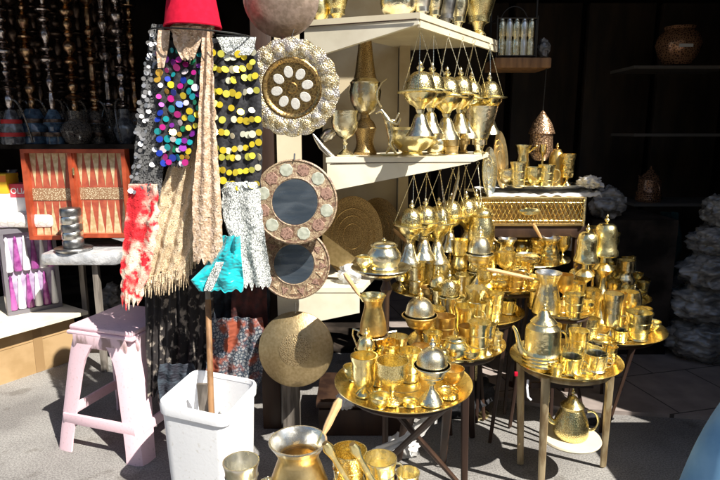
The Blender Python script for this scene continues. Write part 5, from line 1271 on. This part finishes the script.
HK = [(14, 3.74, 'hookah_silver', 'hookah_clear', 'silver hookah wrapped in clear plastic, leftmost of the row', 0, .07),
      (36, 3.88, 'hookah_brass', 'hookah_blue', 'brass hookah on a blue grey bell shaped base', 0, .11),
      (56, 3.78, 'hookah_silver', 'hookah_blue', 'silver hookah on a narrow blue base', 2, .07),
      (78, 3.80, 'hookah_brass', 'hookah_black', 'ornate brass hookah on a black patterned base', 1, .10),
      (98, 3.92, 'hookah_brass', 'hookah_black', 'thin brass hookah right of the black patterned base', 2, .06),
      (112, 4.05, 'hookah_silver', 'hookah_black', 'slim dim silver hookah second from the right', 1, .07),
      (126, 3.86, 'hookah_silver', 'hookah_clear', 'dim hookah with a clear base nearest the sequin scarf', 1, .07),
      (138, 4.1, 'hookah_brass', 'hookah_black', 'barely visible brass hookah farthest right in the row', 0, .07)]
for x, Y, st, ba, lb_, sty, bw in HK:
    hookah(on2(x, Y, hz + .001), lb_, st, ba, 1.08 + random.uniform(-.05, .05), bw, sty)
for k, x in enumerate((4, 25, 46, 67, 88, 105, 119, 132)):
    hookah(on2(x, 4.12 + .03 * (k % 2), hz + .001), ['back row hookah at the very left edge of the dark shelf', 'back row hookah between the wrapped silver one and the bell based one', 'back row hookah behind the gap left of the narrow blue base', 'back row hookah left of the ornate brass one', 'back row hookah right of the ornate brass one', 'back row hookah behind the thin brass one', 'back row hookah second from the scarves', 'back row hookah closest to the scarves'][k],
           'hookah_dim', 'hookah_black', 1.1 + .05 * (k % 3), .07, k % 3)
p = on2(14, 3.50, 0); hkz = mz
b = MB(); 
t = thing('glass_flask', 'clear glass flask with red bands behind the cartons', 'flask', on2(16, YC + .12, mz))
b = MB(); b.lathe([(0, 0), (.05, 0), (.06, .03), (.055, .12), (.03, .18), (.028, .22), (.035, .23), (0, .23)], 24); b.build('body', 'hookah_clear', t)
for z in (.05, .12, .19):
    b = MB(); r_ = .0605 if z < .1 else (.0565 if z < .15 else .031); b.lathe([(r_, z), (r_ + .002, z + .006), (r_, z + .022)], 24); b.build('red_band', 'red_band', t)
# ------------------------------------------------------------------ right side of the shop
for i, (y, lab) in enumerate(((67, 'upper'), (135, 'middle'), (205, 'lower'))):
    p0, p1 = at(634, y, 4.3), at(735, y + 1, 4.3)
    t = thing('wall_shelf', '%s of the three thin shelves in the dark shop at the right' % lab, 'shelf', p0)
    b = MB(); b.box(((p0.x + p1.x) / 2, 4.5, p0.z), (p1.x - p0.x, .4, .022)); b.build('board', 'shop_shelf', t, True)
p = at(680, 66, 4.38)
t = thing('ceramic_pot', 'squat patterned pot on the upper shelf in the dark shop', 'pot', p + Vector((0, .05, .011)))
b = MB(); b.lathe([(0, 0), (.09, 0), (.13, .06), (.16, .14), (.14, .21), (.10, .25), (.11, .27), (.09, .27), (.08, .24), (0, .24)], 32); b.build('body', 'pot_glaze', t)
b = MB(); b.box((-.03, -.16, .12), (.10, .004, .022)); b.build('paper_strip', 'white_card', t)
hb0 = on(700, 362, .02) + Vector((.08, .1, 0)); zc2 = .021
for k, (w_, h_, lb_) in enumerate(((.25, .20, 'bottom grey plastic bundle of the tall heap at the right edge'), (.23, .18, 'second grey plastic bundle from the bottom of the tall heap'), (.21, .17, 'middle grey plastic bundle of the tall heap'), (.17, .15, 'second plastic bundle from the top of the tall heap'), (.13, .16, 'topmost plastic bundle of the tall heap at the right edge'))):
    crumple('plastic_bundle', Vector((hb0.x + .012 * k, hb0.y + .01 * k, zc2)), (w_, w_ * .8, h_ * .70), 'plastic_bag_grey', lb_, 'plastic bundle', sub=5, seed=21 + k, amp=.22, group='plastic bundles heaped at the right edge'); zc2 += h_ * 1.10
crumple('plastic_bag', on(640, 330, .02) + Vector((0, .7, 0)), (.22, .2, .30), 'plastic_bag_grey', 'dim plastic bag on the floor deep in the shop', 'plastic bag', sub=5, seed=25, amp=.3)
cloth('hanging_cloth', 'dark teal cloth hanging beside the plastic heap', 'cloth', [(212, 660, 678), (240, 656, 682), (275, 662, 680)], 3.7, 'cloth_teal', folds=2, amp=.03, seed=30, jag=8)
crumple('plastic_bag', at(606, 218, 3.35), (.10, .08, .10), 'plastic_bag_grey', 'grey plastic sheet bunched right of the openwork chest', 'plastic bag', seed=27, amp=.35)
t = thing('storage_crate', 'dark crate holding plastic bags right of the openwork chest', 'crate', (at(612, 240, 3.5).x, 3.5, 0))
zc_ = at(606, 218, 3.35).z - .002
b = MB(); b.box((at(620, 240, 3.45).x, 3.5, zc_ / 2), (.5, .45, zc_)); b.build('body', 'shop_panel', t, True)
rs = random.Random(5)
shelf_z = [at(660, y, 4.3).z + .012 for y in (67, 135, 205)]
stock = [(650, 1, 'vase', 22, 40, 'dim slender vase at the left of the middle dark shelf'), (672, 1, 'jar', 26, 30, 'dim lidded jar on the middle dark shelf'), (694, 1, 'mill', 18, 34, 'dim waisted mill at the right of the middle dark shelf'),
         (648, 2, 'teapot', 24, 34, 'dim teapot at the left of the lower dark shelf'), (676, 2, 'candle', 16, 44, 'dim candlestick in the middle of the lower dark shelf'), (700, 2, 'jar', 24, 34, 'dim lidded jar at the right of the lower dark shelf'), (704, 0, 'vase', 20, 36, 'dim vase at the right of the upper dark shelf')]
for x, k, kd, w, h, l in stock[3:4]: put(kd, on2(x, 4.42, shelf_z[k]), w, h, l, m='pot_glaze')
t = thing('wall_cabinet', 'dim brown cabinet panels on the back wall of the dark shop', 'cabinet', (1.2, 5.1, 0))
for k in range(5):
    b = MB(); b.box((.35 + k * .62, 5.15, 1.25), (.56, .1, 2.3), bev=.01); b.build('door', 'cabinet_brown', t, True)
# unidentified blue shape in the lower right corner, built as a plain cloth form
p = on(745, 500, .0)
b = MB()
q = at(742, 478, 1.25)
def blue(u, v):
    a = u * 2 * PI; z = v * .52; r_ = (.235 * (1 - v) ** .75 + .0) ; return Vector((q.x + .07 + r_ * math.cos(a) * (1 + .04 * math.sin(3 * a + v * 4)), q.y + .05 + r_ * math.sin(a), z))
zb = at(716, 405, 1.25).z
def blue(u, v):
    a = u * 2 * PI; k = v; rr = .34 * math.sqrt(max(0, 1 - k ** 2.2)); w_ = 1 + .03 * math.sin(5 * a + 4 * k) * (1 - k)
    return Vector((at(790, 440, 1.25).x + rr * w_ * math.cos(a) * .75, 1.28 + rr * w_ * math.sin(a) * .5, k * (zb + .10)))
b.grid(blue, 48, 24)
tag(b.build('blue_shape', 'blue_cloth', None, org=Vector((at(790, 440, 1.25).x, 1.28, 0))), 'unidentified pale blue rounded shape in the lower right corner', 'sack')

# ------------------------------------------------------------------ under the trays
k0, k1 = at(318, 408, 2.35), at(402, 408, 2.35)
t = thing('wooden_chest', 'dark carved wooden chest in the shade behind the front pots', 'chest', ((k0.x + k1.x) / 2, 2.5, 0))
b = MB(); b.box(((k0.x + k1.x) / 2, 2.52, k0.z / 2 - .01), (k1.x - k0.x, .3, k0.z - .02), bev=.005); b.build('body', 'wood_dark', t, True)
b = MB(); b.box(((k0.x + k1.x) / 2, 2.52, k0.z + .008), (k1.x - k0.x + .02, .32, .03), bev=.004); b.build('lid', 'wood_dark', t, True)
cloth('rag', 'white torn plastic rag hanging under the large front tray', 'rag', [(402, 428, 442), (420, 420, 436), (436, 404, 424), (450, 372, 396)], 1.92, 'plastic_bag_white', folds=2, amp=.012, seed=31, jag=8, edge=4)
cloth('rag', 'thin white plastic strip dangling below the right of the front tray', 'rag', [(400, 434, 440), (412, 433, 438), (424, 434, 437)], 1.80, 'plastic_bag_white', folds=1, amp=.004, seed=32, nv=14, edge=2)
crumple('plastic_bag', on(402, 462, .0) + Vector((0, .05, 0)), (.07, .05, .05), 'plastic_bag_white', 'white crumpled bag on the ground below the front tray', 'plastic bag', seed=33, amp=.4)
crumple('plastic_bag', at(345, 405, 2.3), (.04, .03, .04), 'plastic_bag_white', 'white knotted bag on the dark carved chest', 'plastic bag', seed=34, amp=.45, sub=4).location.z = k0.z + .025
b = MB(); P = [at(528, 380, 1.9), at(527, 388, 1.88), at(528, 397, 1.87), at(531, 400, 1.87)]; b.tube(P, .004, 6); tag(b.build('strap', 'white_plastic', None, org=P[0]), 'short white strap dangling under the small table', 'strap')
b = MB(); p = at(516, 374, 1.9); b.box(p, (.012, .008, .016), bev=.002); tag(b.build('clip', 'red_felt', None, org=p), 'small red clip at the left edge of the small table', 'clip')
crumple('pouch', on(606, 436, .0) + Vector((0, .12, 0)), (.08, .04, .022), 'cloth_black', 'small black pouch on the ground behind the small table', 'pouch', seed=35, sub=3)
crumple('bundle', on(455, 440, .0) + Vector((0, .25, 0)), (.2, .12, .12), 'cloth_black', 'black cloth bundle on the ground between the tray stands', 'bundle', seed=36, sub=4)

# ------------------------------------------------------------------ light
LD = Vector((-.47, .45, -.74)).normalized()
sun = bpy.data.lights.new('sun', 'SUN'); sun.energy = 5.0; sun.angle = math.radians(.5); sun.color = (1, .95, .86)
so = bpy.data.objects.new('sun', sun); COL.objects.link(so); so.rotation_euler = LD.to_track_quat('-Z', 'Y').to_euler()
wd = bpy.data.worlds.new('World'); scene.world = wd; wd.use_nodes = True; nt = wd.node_tree
bg = nt.nodes['Background']; sky = nt.nodes.new('ShaderNodeTexSky'); sky.sky_type = 'NISHITA'; sky.sun_disc = False
sky.sun_elevation = math.asin(-LD.z); sky.sun_rotation = math.atan2(-LD.x, -LD.y)
nt.links.new(sky.outputs[0], bg.inputs[0]); bg.inputs[1].default_value = .06

cam = bpy.data.cameras.new('camera'); cam.sensor_width = 36; cam.lens = F_PX / 720 * 36; cam.clip_start = .05; cam.clip_end = 200
co = bpy.data.objects.new('camera', cam); COL.objects.link(co); co.location = (0, 0, CAM_H); co.rotation_euler = (PI / 2 - PITCH, 0, 0)
scene.camera = co
vs = scene.view_settings; vs.view_transform = 'Standard'; vs.look = 'None'; vs.gamma = 1; vs.use_curve_mapping = False; vs.exposure = .95
scene.cycles.use_denoising = True
scene.cycles.max_bounces = 8; scene.cycles.glossy_bounces = 5; scene.cycles.transmission_bounces = 6; scene.cycles.sample_clamp_indirect = 6
